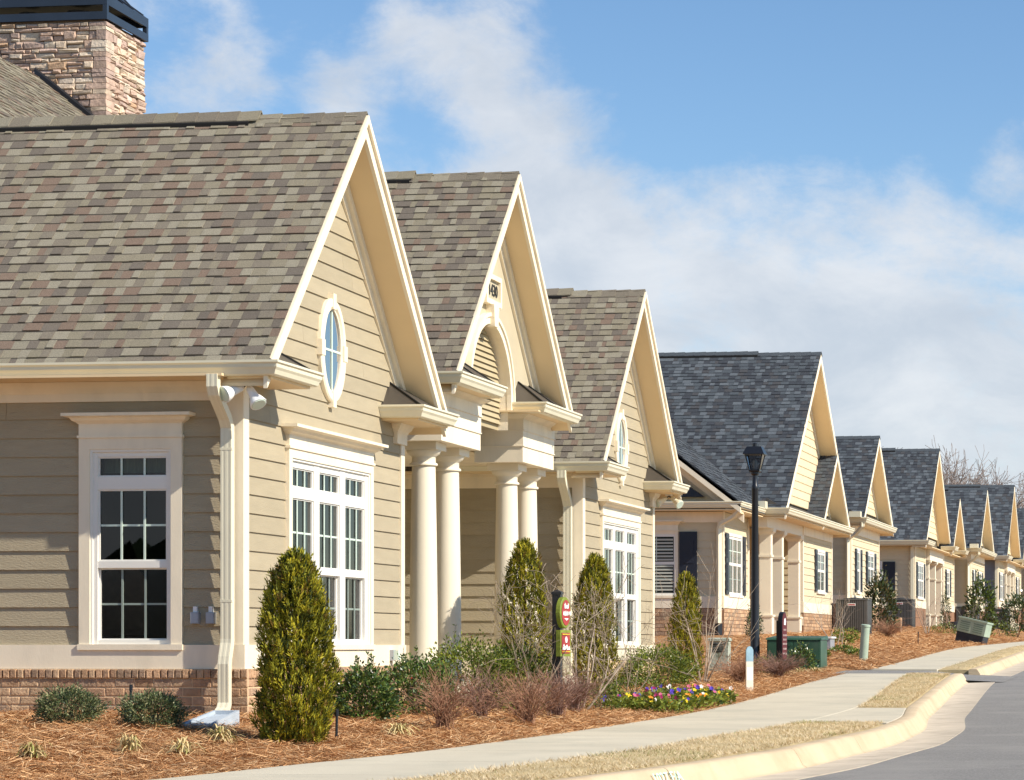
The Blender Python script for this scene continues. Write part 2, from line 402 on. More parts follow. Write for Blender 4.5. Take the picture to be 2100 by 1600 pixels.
# sidewalk: one slab after another
def slab_mesh(name, fa, fb, y0, y1, mat, parent, z=0.03, n=5, thick=0.12, cross=0.0):
    mb = MB(); rings = []
    for y in np.linspace(y0, y1, n):
        a, b = float(fa(y)), float(fb(y)); p = float(prof(y))
        rings.append([(a, y, p+z-thick), (a, y, p+z-.004), (a+.008, y, p+z), (b-.008, y, p+z-cross), (b, y, p+z-cross-.004), (b, y, p+z-cross-thick)])
    mb.loft(rings); return mb.obj(name, mat, parent)
def setting(name, mat):
    mb = MB(); mb.poly([(-6, 20, -.6), (-5.5, 20, -.6), (-5.5, 20.5, -.6)])
    return mb
def walk(y0, y1, name):
    mb = MB()
    yy = np.linspace(y0, y1, int((y1-y0)/1.0)+2)
    mb.loft([[(float(xsi(y))+.02, y, float(prof(y))-.02), (float(xso(y))-.02, y, float(prof(y))-.02)] for y in yy], 0, False, False)
    base = mb.obj(name, m_conc, kind='structure')
    y = y0
    while y < y1-0.1:
        ye = min(y+1.45, y1)
        slab_mesh('slab', xsi, xso, y+.005, ye-.005, m_conc, base)
        y = ye
    return base
sw = walk(10.0, 43.6, 'sidewalk')
slab_mesh('ramp_slab', lambda y: xso(y)+.006, lambda y: xk(y)-.008, 27.05, 29.35, m_conc, sw, 0.028)
slab_mesh('ramp_slab', lambda y: xso(y)+.006, lambda y: xk(y)-.008, 29.362, 31.7, m_conc, sw, 0.028)
walk(46.35, 120, 'sidewalk')
# apron between the two walks
mb = MB(); mb.loft([[(-6.45, y, float(prof(y))+.016), (-5.0, y, float(prof(y))+.004), (-4.4, y, float(prof(y))-.06), (-3.45, y, float(prof(y))-.104)] for y in np.linspace(43.38, 46.56, 8)], 0, False, False)
mb.obj('side_lane', m_asph, kind='structure')

# turf strips between walk and kerb
def turf(y0, y1, name, nb):
    mb = MB(); rings = []
    for y in np.linspace(y0, y1, int((y1-y0)/.12)+2):
        a, b = float(xso(y))+.01, float(xk(y))-.012
        e = min(1, (y-y0)/.25, (y1-y)/.25)
        row = []
        for t in np.linspace(0, 1, 12):
            x = a+(b-a)*t
            row.append((x, y, float(prof(y))+.012+.035*min(1, t*7, (1-t)*7)*e+.01*float(wob(np.float64(x), np.float64(y), 1.7))))
        rings.append(row)
    rings = [[(x, y, z-.2) for x, y, z in rings[0]]]+rings+[[(x, y, z-.2) for x, y, z in rings[-1]]]
    mb.loft(rings, 0, False, False)
    mb.obj(name, m_terr, smooth=True, kind='structure')
    Y = nrng.uniform(y0+.02, y1-.02, nb); t = nrng.uniform(0.0, 1.0, nb)
    X = xso(Y)+.02+(xk(Y)-xso(Y)-.04)*t
    a = nrng.uniform(0, 2*np.pi, nb); L = nrng.uniform(.028, .075, nb); W = nrng.uniform(.003, .005, nb)
    up = nrng.uniform(.15, .8, nb)
    D = np.stack([np.cos(a), np.sin(a), up], -1); S = np.stack([-np.sin(a), np.cos(a), np.zeros(nb)], -1)
    P0 = np.stack([X, Y, prof(Y)+.035], -1); P1 = P0+D*L[:, None]*.7
    V = np.stack([P0-S*W[:, None]/2, P0+S*W[:, None]/2, P1+S*W[:, None]*.2, P1-S*W[:, None]*.2], 1)
    gr = (np.sin(X*2.3+Y*.9)+np.sin(Y*1.7)) > 1.35
    mi = nrng.choice(4, nb, p=[.42, .27, .03, .28]); mi = np.where(gr & (nrng.uniform(0, 1, nb) < .35), 2, mi)
    np_quads('dry_grass', V, dry_ms, mi, None, 'stuff')
turf(12.0, 27.0, 'turf_strip', 52000)
turf(31.75, 43.4, 'turf_strip', 26000)
turf(46.5, 100, 'turf_strip', 24000)

# kerb with rolled face and gutter pan, cast in lengths
KP = [(0, -.14), (0, .026), (.02, .034), (.13, .034), (.155, .022), (.19, -.03), (.225, -.095), (.26, -.118), (.70, -.104), (.70, -.25)]
def kerb_pts(y):
    e = .05
    d = Vector((float(xk(y+e)-xk(y-e)), 2*e)).normalized(); return Vector((float(xk(y)), y)), Vector((d.y, -d.x))
def kerb_run(y0, y1, name):
    mb = MB(); mb.loft([[(float(xk(y))+.03, y, float(prof(y))-.13), (float(xk(y))+.12, y, float(prof(y))-.13)] for y in np.linspace(y0, y1, 60)], 0, False, False)
    base = mb.obj(name, m_kerb, kind='structure')
    y = y0
    while y < y1-.05:
        ye = min(y1, y+(1.3 if y < 17 else 2.6 if y < 60 else 6.0)); rings = []
        for yy in np.linspace(y+.004, ye-.004, 9):
            p, n = kerb_pts(yy)
            rings.append([(p.x+n.x*o, p.y+n.y*o, float(prof(yy))+h) for o, h in KP])
        mb = MB(); mb.loft(rings); mb.m = [1 if (q < 8*len(KP) and q % len(KP) in (7, 8)) else 0 for q in range(len(mb.f))]
        mb.obj('kerb_length', [m_kerb, m_pan], base, smooth=True)
        y = ye
kerb_run(9.0, 43.6, 'kerb')
kerb_run(46.4, 130, 'kerb')

# carriageway
mb = MB(); rings = []
for y in np.concatenate([np.arange(-58, 9, 2.0), np.arange(9, 130, .5), np.arange(130, 300, 6)]):
    p, n = kerb_pts(y)
    x0 = p.x+n.x*.66 if y > 8 else p.x+.3
    yy0 = p.y+n.y*.66 if y > 8 else y
    rings.append([(x0+(9.3-x0)*t, yy0+(y-yy0)*min(1, t*2), float(prof(y))-.112+.05*math.sin(math.pi*t)) for t in (0, .15, .3, .5, .75, 1)])
mb.loft(rings, 0, False, False)
mb.obj('road', m_asph, smooth=True, kind='structure')

# spray painted survey mark on the kerb face
def text_mesh(body, size, extrude=0.0, bold=False):
    cu = bpy.data.curves.new('t', 'FONT'); cu.body = body; cu.size = size; cu.extrude = extrude
    cu.align_x = 'CENTER'; cu.align_y = 'CENTER'; cu.resolution_u = 3
    if bold: cu.offset = size*.02
    ob = bpy.data.objects.new('t', cu); COL.objects.link(ob)
    dg = bpy.context.evaluated_depsgraph_get()
    me = bpy.data.meshes.new_from_object(ob.evaluated_get(dg)); bpy.data.objects.remove(ob)
    return me
def place_text(body, size, mat, parent, origin, right, up, extrude=.002, name='lettering'):
    me = text_mesh(body, size, extrude); me.materials.clear(); me.materials.append(mat)
    r = Vector(right).normalized(); u = Vector(up).normalized(); n = r.cross(u)
    M = Matrix((r, u, n)).transposed().to_4x4(); M.translation = Vector(origin)
    return piece(name, me, parent, M)
m_spray = Mt('mint_spray_paint', (0.50, 0.78, 0.66), 0.8, 0.1, 20)
kb = [o for o in COL.objects if o.name == 'kerb'][0]
yk0 = 18.02
pk, nk = kerb_pts(yk0); tk = Vector((-nk.y, nk.x))
o0 = Vector((pk.x+nk.x*.200, pk.y+nk.y*.200, float(prof(yk0))-.034))
upk = Vector((-nk.x*.035, -nk.y*.035, .065)).normalized()
outk = tk.to_3d().cross(upk)
place_text("1027 E/A", .115, m_spray, kb, o0+outk*.008, Vector((tk.x, tk.y, .01)), upk, .001, 'spray_mark')
# ================================================================== BUILDING KIT
def wp(w, u, z, o): return (w[1]+o, u, z) if w[0] == 'X' else (u, w[1]-o, z)
def wbox(mb, w, u0, u1, z0, z1, o0, o1, mi=0):
    mb.hexa([wp(w, u0, z0, o0), wp(w, u1, z0, o0), wp(w, u1, z0, o1), wp(w, u0, z0, o1),
             wp(w, u0, z1, o0), wp(w, u1, z1, o0), wp(w, u1, z1, o1), wp(w, u0, z1, o1)], mi)
def part_box(name, w, u0, u1, z0, z1, o0, o1, mat, parent, **k):
    mb = MB(); wbox(mb, w, u0, u1, z0, z1, o0, o1); return mb.obj(name, mat, parent, **k)

def siding(w, parent, z0, z1, e, uL, uR, openings, mat, name='plank', single=True, lap=.020, scallop=0):
    """lapped boards, cut round the openings (u0,u1,z0,z1)"""
    cL, cR = uL, uR
    if not callable(uL): uL = lambda z: cL
    if not callable(uR): uR = lambda z: cR
    mball = MB(); z = z0
    while z < z1-1e-4:
        zt = min(z+e, z1)
        L0, R0, L1, R1 = uL(z), uR(z), uL(zt), uR(zt)
        if R0-L0 < .05: break
        if R1 < L1: L1 = R1 = (L1+R1)/2
        ps = [(L0, R0, L1, R1, z, zt)]
        for a, b, c, d in openings:
            out = []
            for p in ps:
                l0, r0, l1, r1, za, zb = p
                if zb <= c+1e-5 or za >= d-1e-5 or b <= l0 or a >= r0: out.append(p); continue
                if a > l0: out.append((l0, a, min(l1, a), a, za, zb))
                if b < r0: out.append((b, r0, b, max(r1, b), za, zb))
                if za < c: out.append((max(a, l0), min(b, r0), max(a, l0), min(b, r0), za, c))
                if zb > d: out.append((max(a, l0), min(b, r0), max(a, l0), min(b, r0), d, zb))
            ps = out
        if not scallop:                              # butt joints in the long boards
            out = []
            for l0, r0, l1, r1, za, zb in ps:
                if r0-l0 > 1.5 and l1 < r1-1.0 and rnd.random() < .45:
                    q = rnd.uniform(max(l0, l1)+.35, min(r0, r1)-.35); out += [(l0, q-.0015, l1, q-.0015, za, zb), (q+.0015, r0, q+.0015, r1, za, zb)]
                else: out.append((l0, r0, l1, r1, za, zb))
            ps = out
        for l0, r0, l1, r1, za, zb in ps:
            if r0-l0 < .01 or zb-za < .01: continue
            mb = MB() if single else mball
            of = lambda q: lap-(lap-.005)*(q-z)/e
            if scallop:
                n = max(2, int((r0-l0)/scallop)*2); A = []; B = []; T = []; S = []
                for i in range(n+1):
                    u = l0+(r0-l0)*i/n; zz_ = za+(0.012 if i % 2 else -.012)
                    t = (u-l0)/(r0-l0); ut = l1+(r1-l1)*t
                    A.append(wp(w, u, zz_, -.01)); B.append(wp(w, u, zz_, of(za))); T.append(wp(w, ut, zb, of(zb))); S.append(wp(w, ut, zb, -.01))
                mb.loft([A, B, T, S], 0, False, False)
            else:
                mb.hexa([wp(w, l0, za, -.012), wp(w, r0, za, -.012), wp(w, r0, za, of(za)), wp(w, l0, za, of(za)),
                         wp(w, l1, zb, -.012), wp(w, r1, zb, -.012), wp(w, r1, zb, of(zb)), wp(w, l1, zb, of(zb))])
            if single: mb.obj(name, mat, parent)
        z = zt
    if not single: mball.obj('planks', mat, parent, kind='stuff')

def chevron(mb, a, half, ez, az, d0, d1, x0, x1, mi=0):
    o = [(a-half, ez-d0), (a, az-d0), (a+half, ez-d0), (a+half, ez-d1), (a, az-d1), (a-half, ez-d1)]
    for s in (0, 1):
        q = [o[0], o[1], o[4], o[5]] if s == 0 else [o[1], o[2], o[3], o[4]]
        mb.prism([(x0, y, z) for y, z in q], [(x1, y, z) for y, z in q], mi)

GUT = [(-.095, 0), (-.095, -.118), (-.025, -.118), (-.008, -.108), (.004, -.075), (.018, -.055), (.020, -.030), (.034, -.018), (.034, 0)]
def gutter(parent, path, z, sc=1.0):
    mb = MB(); mb.sweep(path, [(o*sc, h*sc) for o, h in GUT], z)
    return mb.obj('gutter', m_gut, parent)
def downspout(parent, pts, axis, w=.085, d=.07, mat=None, ribs=True):
    P = [Vector(p) for p in pts]; A = Vector(axis).normalized(); rings = []
    if ribs: cs = [(-.5, -.5), (-.5, .5), (-.34, .5), (-.30, .482), (-.14, .482), (-.10, .5), (.10, .5), (.14, .482), (.30, .482), (.34, .5), (.5, .5), (.5, -.5)]
    else: cs = [(-.5, -.5), (-.5, .5), (.5, .5), (.5, -.5)]
    for i, p in enumerate(P):
        d1 = (P[i]-P[max(i-1, 0)]); d2 = (P[min(i+1, len(P)-1)]-P[i])
        t = (d1.normalized() if d1.length > 0 else Vector((0, 0, 0)))+(d2.normalized() if d2.length > 0 else Vector((0, 0, 0)))
        t.normalize(); n = t.cross(A).normalized()
        rings.append([p+A*(a*w)+n*(b*d) for a, b in cs])
    mb = MB(); mb.loft(rings); return mb.obj('downspout', mat or m_gut, parent)

def shingles(parent, O, U, V, width, length, e, mats, wts, n_single=0, seed=1, wmin=.06, wmax=.18, keep=None, band=None):
    """laminated shingle tabs; each course carries the dark shadow band of the product just below the next butt"""
    r = random.Random(seed); O, U, V = Vector(O), Vector(U).normalized(), Vector(V).normalized(); N = U.cross(V)
    band = .006 if band is None else band
    mb = MB(); cache = {}; k = 0; made = 0; kb = len(mats)-1
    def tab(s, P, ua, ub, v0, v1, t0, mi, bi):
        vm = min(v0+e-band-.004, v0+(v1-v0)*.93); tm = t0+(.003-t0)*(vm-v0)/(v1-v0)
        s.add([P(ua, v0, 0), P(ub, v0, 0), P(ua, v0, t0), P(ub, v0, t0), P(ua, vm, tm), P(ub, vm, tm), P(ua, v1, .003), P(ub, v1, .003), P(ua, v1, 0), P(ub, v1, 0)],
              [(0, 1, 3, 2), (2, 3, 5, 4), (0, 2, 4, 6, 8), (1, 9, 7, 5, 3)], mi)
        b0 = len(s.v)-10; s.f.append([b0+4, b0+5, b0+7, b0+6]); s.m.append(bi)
    while k*e < length-1e-4:
        v0 = k*e; v1 = min(v0+e+.03, length); u = -r.uniform(0, .2); last = -1
        while u < width:
            wd = r.uniform(wmin, wmax); mi = r.choices(range(len(wts)), wts)[0]
            if mi == last: mi = r.choices(range(len(wts)), wts)[0]
            last = mi
            ua, ub = max(u, 0), min(u+wd, width); u += wd
            if ub-ua < .015: continue
            t0 = r.choice((.008, .017)); j = r.uniform(-.005, .005)
            if keep and not keep(ua, v0): continue
            if made < n_single:
                key = (mi, t0)
                if key not in cache:
                    s = MB(); tab(s, lambda a, b, c: (a, b, c), 0, 1, 0, e+.03, t0, 0, 1)
                    cache[key] = s.mesh('shingle', [mats[mi], mats[kb]])
                M = Matrix((U*(ub-ua-.002), V, N)).transposed().to_4x4(); M.translation = O+U*ua+V*(v0+j)
                piece('shingle', cache[key], parent, M); made += 1
            else:
                tab(mb, lambda a, b, c: O+U*a+V*(b+j)+N*c, ua, ub-.002, v0, v1, t0, mi, kb)
        k += 1
    if mb.f: mb.obj('shingles', mats, parent, kind='stuff')

def ridge_caps(parent, a, az, pitch, x0, x1, xv, mats, single=True, seed=3, L=.21):
    """caps from the front x0 back to x1; raised on a black vent behind xv"""
    r = random.Random(seed); cp, sp = math.cos(pitch), math.sin(pitch); f = .15; th = .013
    meshes = []
    for m in mats:
        s = MB()
        for sg in (-1, 1):
            A = [(0, 0, 0), (0, sg*f*cp, -f*sp), (0, sg*f*cp, -f*sp-th), (0, 0, -th)]
            B = [(-L-.05, y, z-.010) for _, y, z in A]
            s.prism(A, B)
        meshes.append(s.mesh('ridge_cap', m))
    mb = MB(); x = x0-.0
    while x > x1:
        lift = .018+(.036 if x < xv else 0)
        M = Matrix.Translation((x, a, az+lift+r.uniform(-.002, .002)))
        i = r.randrange(len(mats))
        if single: piece('ridge_cap', meshes[i], parent, M)
        else:
            me = meshes[i]
            mb.add([M @ v.co for v in me.vertices], [list(p.vertices) for p in me.polygons], 0)
        x -= L
    if mb.f: mb.obj('ridge_cap', mats[0], parent)
    v = MB(); h = .172
    for sg in (-1, 1):
        q = [(0, 0.036), (sg*h*cp, -h*sp+.040), (sg*h*cp, -h*sp-.004), (0, .0)]
        v.prism([(xv-.24, a+y, az+z) for y, z in q], [(x1, a+y, az+z) for y, z in q])
    v.obj('ridge_vent', m_vent, parent)

def window(w, parent, u0, u1, cols, rows, z0, ztop, head=True, cas=.10, munt=(2, 1), tmunt=2, gm=None, sm=None, room=None, fm=None, detail=True, trimw=None):
    """rows = list of (z0, z1, kind) kind T transom, U upper sash, L lower sash; cols = glass intervals"""
    fm = fm or m_vinyl; gm = gm or m_glass; sm = sm or m_screen; tm = trimw or m_trim
    mb = MB(); co = .048 if detail else .032
    wbox(mb, w, u0, u0+cas, z0, ztop, 0, co); wbox(mb, w, u1-cas, u1, z0, ztop, 0, co)
    wbox(mb, w, u0+cas, u1-cas, ztop-cas, ztop, 0, co)
    wbox(mb, w, u0-.01, u1+.01, z0-.05, z0, 0, .062)
    W = mb.obj('window', tm, parent)
    ia, ib, za, zb = u0+cas, u1-cas, z0, ztop-cas
    if detail:
        mb = MB()          # moulded inner step of the casing
        wbox(mb, w, ia, ia+.022, za, zb, -.01, .036); wbox(mb, w, ib-.022, ib, za, zb, -.01, .036); wbox(mb, w, ia+.022, ib-.022, zb-.022, zb, -.01, .036)
        mb.obj('brick_mould', fm, W); ia += .022; ib -= .022; zb -= .022
    # frame: mullions and rails
    fr = MB(); edges = [ia]+[x for c in cols for x in c]+[ib]
    for i in range(0, len(edges), 2): wbox(fr, w, edges[i], edges[i+1], za, zb, -.05, .020)
    zr = [za]+[z for rr in rows for z in rr[:2]]+[zb]
    for c in cols:
        for i in range(0, len(zr), 2):
            if zr[i+1]-zr[i] > .002: wbox(fr, w, c[0], c[1], zr[i], zr[i+1], -.05, .016)
    fr.obj('frame', fm, W)
    for c in cols:
        for (a, b, kind) in rows:
            dep = (-.030 if kind == 'L' else -.012) if detail else (.006 if kind == 'L' else .011)
            s = .014
            if detail:
                sh = MB(); wbox(sh, w, c[0], c[0]+s, a, b, dep-.015, dep+.016); wbox(sh, w, c[1]-s, c[1], a, b, dep-.015, dep+.016)
                wbox(sh, w, c[0]+s, c[1]-s, a, a+s, dep-.015, dep+.016); wbox(sh, w, c[0]+s, c[1]-s, b-s, b, dep-.015, dep+.016)
                sh.obj('sash', fm, W)
            g = MB(); g.poly([wp(w, c[0], a, dep), wp(w, c[1], a, dep), wp(w, c[1], b, dep), wp(w, c[0], b, dep)])
            g.obj('pane', sm if kind == 'L' else gm, W)
            nv, nh = (tmunt, 0) if kind == 'T' else munt
            mw = .009
            od = dep+(.013 if detail else .005)
            for i in range(nv):
                u = c[0]+(c[1]-c[0])*(i+1)/(nv+1)
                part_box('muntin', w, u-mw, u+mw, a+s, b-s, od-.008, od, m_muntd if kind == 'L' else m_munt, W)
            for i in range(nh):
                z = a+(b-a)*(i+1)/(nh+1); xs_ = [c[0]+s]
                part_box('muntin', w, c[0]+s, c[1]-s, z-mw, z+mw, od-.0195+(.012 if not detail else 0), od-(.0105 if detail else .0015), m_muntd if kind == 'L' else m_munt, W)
    if head:
        h = MB(); wbox(h, w, u0-.012, u1+.012, ztop, ztop+.022, 0, .062); wbox(h, w, u0, u1, ztop+.022, ztop+.125, 0, .05)
        us = [(0, .0), (.012, .03), (.05, .055), (.078, .095)]
        pr = [(-.002, .125)]
        rings = []
        for o, hh in [(.006, .125), (.02, .138), (.045, .150), (.062, .175), (.095, .185)]:
            rings.append([wp(w, u0-o, ztop+hh, 0), wp(w, u0-o, ztop+hh, .05+o), wp(w, u1+o, ztop+hh, .05+o), wp(w, u1+o, ztop+hh, 0)])
        h.loft(rings); wbox(h, w, u0-.115, u1+.115, ztop+.1855, ztop+.213, 0, .165)
        h.obj('window_head', tm, W)
    if room:
        rb = MB(); A = [wp(w, u0+.02, z0, -.06), wp(w, u1-.02, z0, -.06), wp(w, u1-.02, ztop, -.06), wp(w, u0+.02, ztop, -.06)]
        d = room; B = [wp(w, u0-.5, z0-.6, -d), wp(w, u1+.5, z0-.6, -d), wp(w, u1+.5, ztop+.2, -d), wp(w, u0-.5, ztop+.2, -d)]
        rb.loft([A, B], 0, False); rb.poly(B); rb.obj('dim_interior', m_room, W)
    return W
def curtain(w, W, u0, u1, z0, z1, o, mat, folds=10, amp=.02, name='curtain'):
    n = folds*6; mb = MB()
    A = [wp(w, u0+(u1-u0)*i/n, z0, o+amp*math.sin(i*math.pi/3)) for i in range(n+1)]
    B = [wp(w, u0+(u1-u0)*i/n, z1, o+amp*.6*math.sin(i*math.pi/3)) for i in range(n+1)]
    mb.loft([A, B], 0, False, False); return mb.obj(name, mat, W, smooth=True)

def chunk_mesh(name, L, D, H, mat, r, j=.006, ch=.010):
    """a brick or stone: local x length, -y outwards, z up, chamfered and uneven"""
    q = lambda s: r.uniform(-s, s)
    bk = [(0, 0, 0), (L, 0, 0), (L, 0, H), (0, 0, H)]
    md = [(x+q(j*.4), -D+ch, z+q(j*.4)) for x, _, z in bk]
    fr = [((ch if x == 0 else L-ch)+q(j), -D+q(j*.8), (ch if z == 0 else H-ch)+q(j)) for x, _, z in bk]
    s = MB(); s.add(bk+md+fr, [(0, 1, 5, 4), (1, 2, 6, 5), (2, 3, 7, 6), (3, 0, 4, 7), (4, 5, 9, 8), (5, 6, 10, 9), (6, 7, 11, 10), (7, 4, 8, 11), (8, 9, 10), (8, 10, 11)])
    return s.mesh(name, mat)
def brickwork(parent, w, u0, u1, ztop, zbot, seed, rowlock=True, L=.176, H=.0785):
    r = random.Random(seed)
    ms = [chunk_mesh('brick', L-.011, .03, H-.011, bricks_m[i % 4], r, .004, .006) for i in range(8)]
    rl = [chunk_mesh('rowlock_brick', .055, .045, .078, bricks_m[i % 4], r, .004, .006) for i in range(6)]
    hf = [chunk_mesh('brick', L/2-.011, .03, H-.011, bricks_m[i % 4], r, .004, .006) for i in range(4)]
    base = part_box('brick_base', w, u0, u1, zbot-.3, ztop, 0, .022, m_mortar, parent)
    R = Matrix.Identity(4) if w[0] == 'Y' else Matrix.Rotation(math.pi/2, 4, 'Z')
    z = ztop
    if rowlock:
        z -= .083; u = u0
        while u+.055 <= u1+.01:
            piece('rowlock_brick', r.choice(rl), base, Matrix.Translation(wp(w, u+.005, z+.0035, .0)) @ R); u += .066
    k = 0
    while z > zbot-.04:
        z -= H; u = u0
        if k % 2:
            piece('brick', r.choice(hf), base, Matrix.Translation(wp(w, u+.0055, z+.005, .0)) @ R); u += L/2
        while u+L-.011 <= u1+.012:
            piece('brick', r.choice(ms), base, Matrix.Translation(wp(w, u+.0055, z+.005, .0)) @ R); u += L
        if u1-u > .03: piece('brick', r.choice(ms), base, Matrix.Translation(wp(w, u+.0055, z+.005, .0)) @ R @ Matrix.Diagonal(((u1-u-.006)/(L-.011), 1, 1, 1)))
        k += 1
    return base

# ================================================================== CLUBHOUSE
XW = -8.41; XR = -8.04
club = thing('clubhouse', 'taupe sided clubhouse with three steep gables, paired round columns and stone chimney', 'building', (XW, 30.6, .94))
Z_BR, Z_BAND, Z_FR, Z_SOF = 1.40, 1.61, 3.745, 3.915

def gable_trim(parent, a, half, ez, az, xw, xr, mt=None):
    mt = mt or m_trim
    mb = MB(); chevron(mb, a, half, ez, az, .030, .235, xr-.035, xr); mb.obj('rake_board', mt, parent)
    mb = MB(); chevron(mb, a, half+.0, ez, az, .018, .095, xr+.0005, xr+.030); mb.obj('rake_crown', mt, parent)
    mb = MB(); chevron(mb, a, half-.02, ez+.02*(az-ez)/half, az, .205, .232, xw-.05, xr-.036); mb.obj('rake_soffit', m_sof, parent)
    mb = MB(); chevron(mb, a, half-.30, ez+.30*(az-ez)/half, az, .233, .43, xw-.02, xw+.034); mb.obj('rake_frieze', mt, parent)
    mb = MB(); chevron(mb, a, half-.30, ez+.30*(az-ez)/half, az, .2335, .325, xw+.0345, xw+.075); mb.obj('rake_moulding', mt, parent)

def cornice_return(parent, xw, xo, y0, y1, z, inner, capm=None):
    """boxed eave return: soffit, cap; inner = +1 when the free end looks to +Y"""
    mb = MB(); mb.box(xw+.002, xo-.06, y0+.04, y1-.04, z-.135, z-.112)
    mb.box(xw+.002, xo-.10, y0+.08, y1-.08, z-.112, z-.01); mb.obj('return_soffit', m_sof, parent)
    e0, e1 = (y0+.34, y1-.30) if inner > 0 else (y0+.30, y1-.34)
    mb = MB()
    A, B, Cc, D = (xw+.004, y0, z+.005), (xo-.02, y0, z+.005), (xo-.02, y1, z+.005), (xw+.004, y1, z+.005)
    E, F = (xw+.004, e0, z+.27), (xw+.004, e1, z+.27)
    mb.add([A, B, Cc, D, E, F], [(1, 2, 5, 4), (0, 1, 4), (2, 3, 5), (0, 4, 5, 3), (0, 3, 2, 1)])
    c = mb.obj('return_cap', capm or m_metalcap, parent)
    mb = MB()                                        # standing seams on the cap
    hip = e1 if inner > 0 else e0; cor = y1 if inner > 0 else y0
    mb.tube([(xo-.02, cor, z+.012), (xw+.01, hip, z+.276)], .011, 5)
    mb.obj('seam', m_vent, c)
    # crown blocks under the return
    if inner > 0: return
    mb = MB(); ya, yb = (y0+.36, y1-.42) if inner > 0 else (y0+.42, y1-.36)
    mb.box(xw+.002, xw+.055, ya, yb, z-.34, z-.135)
    mb.loft([[(xw+.002, ya-o, z-.23+h), (xw+.055+o, ya-o, z-.23+h), (xw+.055+o, yb+o, z-.23+h), (xw+.002, yb+o, z-.23+h)] for o, h in ((.004, 0), (.012, .02), (.035, .045), (.055, .085), (.06, .094))])
    mb.obj('return_frieze', m_trim, parent)

def wing(a, half, ylo, yhi, xb, seed, n_single, vent_x):
    ez, az = 4.045, 4.045+half
    pitch = math.atan2(az-ez, half)
    mb = MB(); chevron(mb, a, half, ez, az, .012, .10, xb, XR-.01)
    roof = mb.obj('roof', sh_tan[4], club)
    c, s = math.cos(pitch), math.sin(pitch)
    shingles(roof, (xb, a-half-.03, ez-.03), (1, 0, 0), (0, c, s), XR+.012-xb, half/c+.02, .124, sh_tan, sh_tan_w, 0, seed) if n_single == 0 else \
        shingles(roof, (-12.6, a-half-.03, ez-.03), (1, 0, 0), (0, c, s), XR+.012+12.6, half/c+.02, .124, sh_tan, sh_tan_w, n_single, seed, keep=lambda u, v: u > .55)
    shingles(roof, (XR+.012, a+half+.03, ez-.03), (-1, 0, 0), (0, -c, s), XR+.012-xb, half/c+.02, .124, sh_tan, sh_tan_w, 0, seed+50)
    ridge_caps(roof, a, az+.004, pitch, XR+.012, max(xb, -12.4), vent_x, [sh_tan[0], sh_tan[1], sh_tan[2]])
    gable_trim(club, a, half, ez, az, XW, XR)
    slope = (az-ez)/half
    lim = lambda z: half-(z+.40-ez)/slope
    wf = ('X', XW)
    back = MB(); back.poly([(XW-.03, ylo, .9), (XW-.03, yhi, .9), (XW-.03, yhi, ez), (XW-.03, a, az-.1), (XW-.03, ylo, ez)])
    # openings get cut out of the boards; the sheathing is only a narrow frame behind them
    wall = part_box('siding_wall', wf, ylo+.02, yhi-.02, 1.2, Z_BAND-.002, -.16, -.035, m_back, club)
    win = (a-1.12, a+1.12, 1.615, 3.34)
    siding(wf, wall, Z_BAND, 6.6, .1655, lambda z: max(ylo+.10, a-lim(z)), lambda z: min(yhi-.10, a+lim(z)), [win], m_sidx)
    for u0, u1 in ((ylo-.02, ylo+.10), (yhi-.10, yhi+.02)):
        part_box('corner_board', wf, u0, u1, Z_BAND+.001, 3.92, -.03, .030, m_trim, club)
    part_box('water_table', wf, ylo-.03, yhi+.03, Z_BR, Z_BAND, -.03, .042, m_trim, club)
    # triple window
    k = a-24.35
    W = window(wf, club, 23.134+k, 25.569+k, [(23.274+k, 23.881+k), (24.03+k, 24.618+k), (24.777+k, 25.37+k)],
               [(1.652, 2.275, 'L'), (2.335, 2.965, 'U'), (3.065, 3.245, 'T')], 1.615, 3.41, cas=.085, room=1.1)
    for q in ((23.2+k, 24.2+k), (24.25+k, 25.5+k)): curtain(wf, W, q[0], q[1], 1.55, 3.4, -.16, m_curt, 9)
    # oval window
    R = lambda rx, rz, o, n=40: [wp(wf, a+rx*math.cos(2*math.pi*i/n), 4.43+rz*math.sin(2*math.pi*i/n), o) for i in range(n)]
    mb = MB(); mb.loft([R(.36, .50, .0), R(.36, .50, .045), R(.345, .485, .058), R(.285, .425, .058), R(.27, .41, .040), R(.252, .392, .040), R(.252, .392, .02)], 0, False)
    ov = mb.obj('oval_window', m_trim, club, smooth=True)
    for du, dz_, ww, hh in ((0, .47, .045, .075), (0, -.47, .045, .075), (.322, 0, .05, .075), (-.322, 0, .05, .075)):
        part_box('key_block', wf, a+du-ww, a+du+ww, 4.43+dz_-hh, 4.43+dz_+hh, .001, .064, m_trim, ov)
    mb = MB(); mb.poly(R(.255, .395, .026)); mb.obj('pane', m_oval, ov)
    part_box('muntin', wf, a-.011, a+.011, 4.045, 4.815, .028, .036, m_munt, ov); part_box('muntin', wf, a-.25, a+.25, 4.419, 4.441, .0275, .034, m_munt, ov)
    # side wall that looks towards -Y
    ws = ('Y', ylo)
    return roof, ez, az

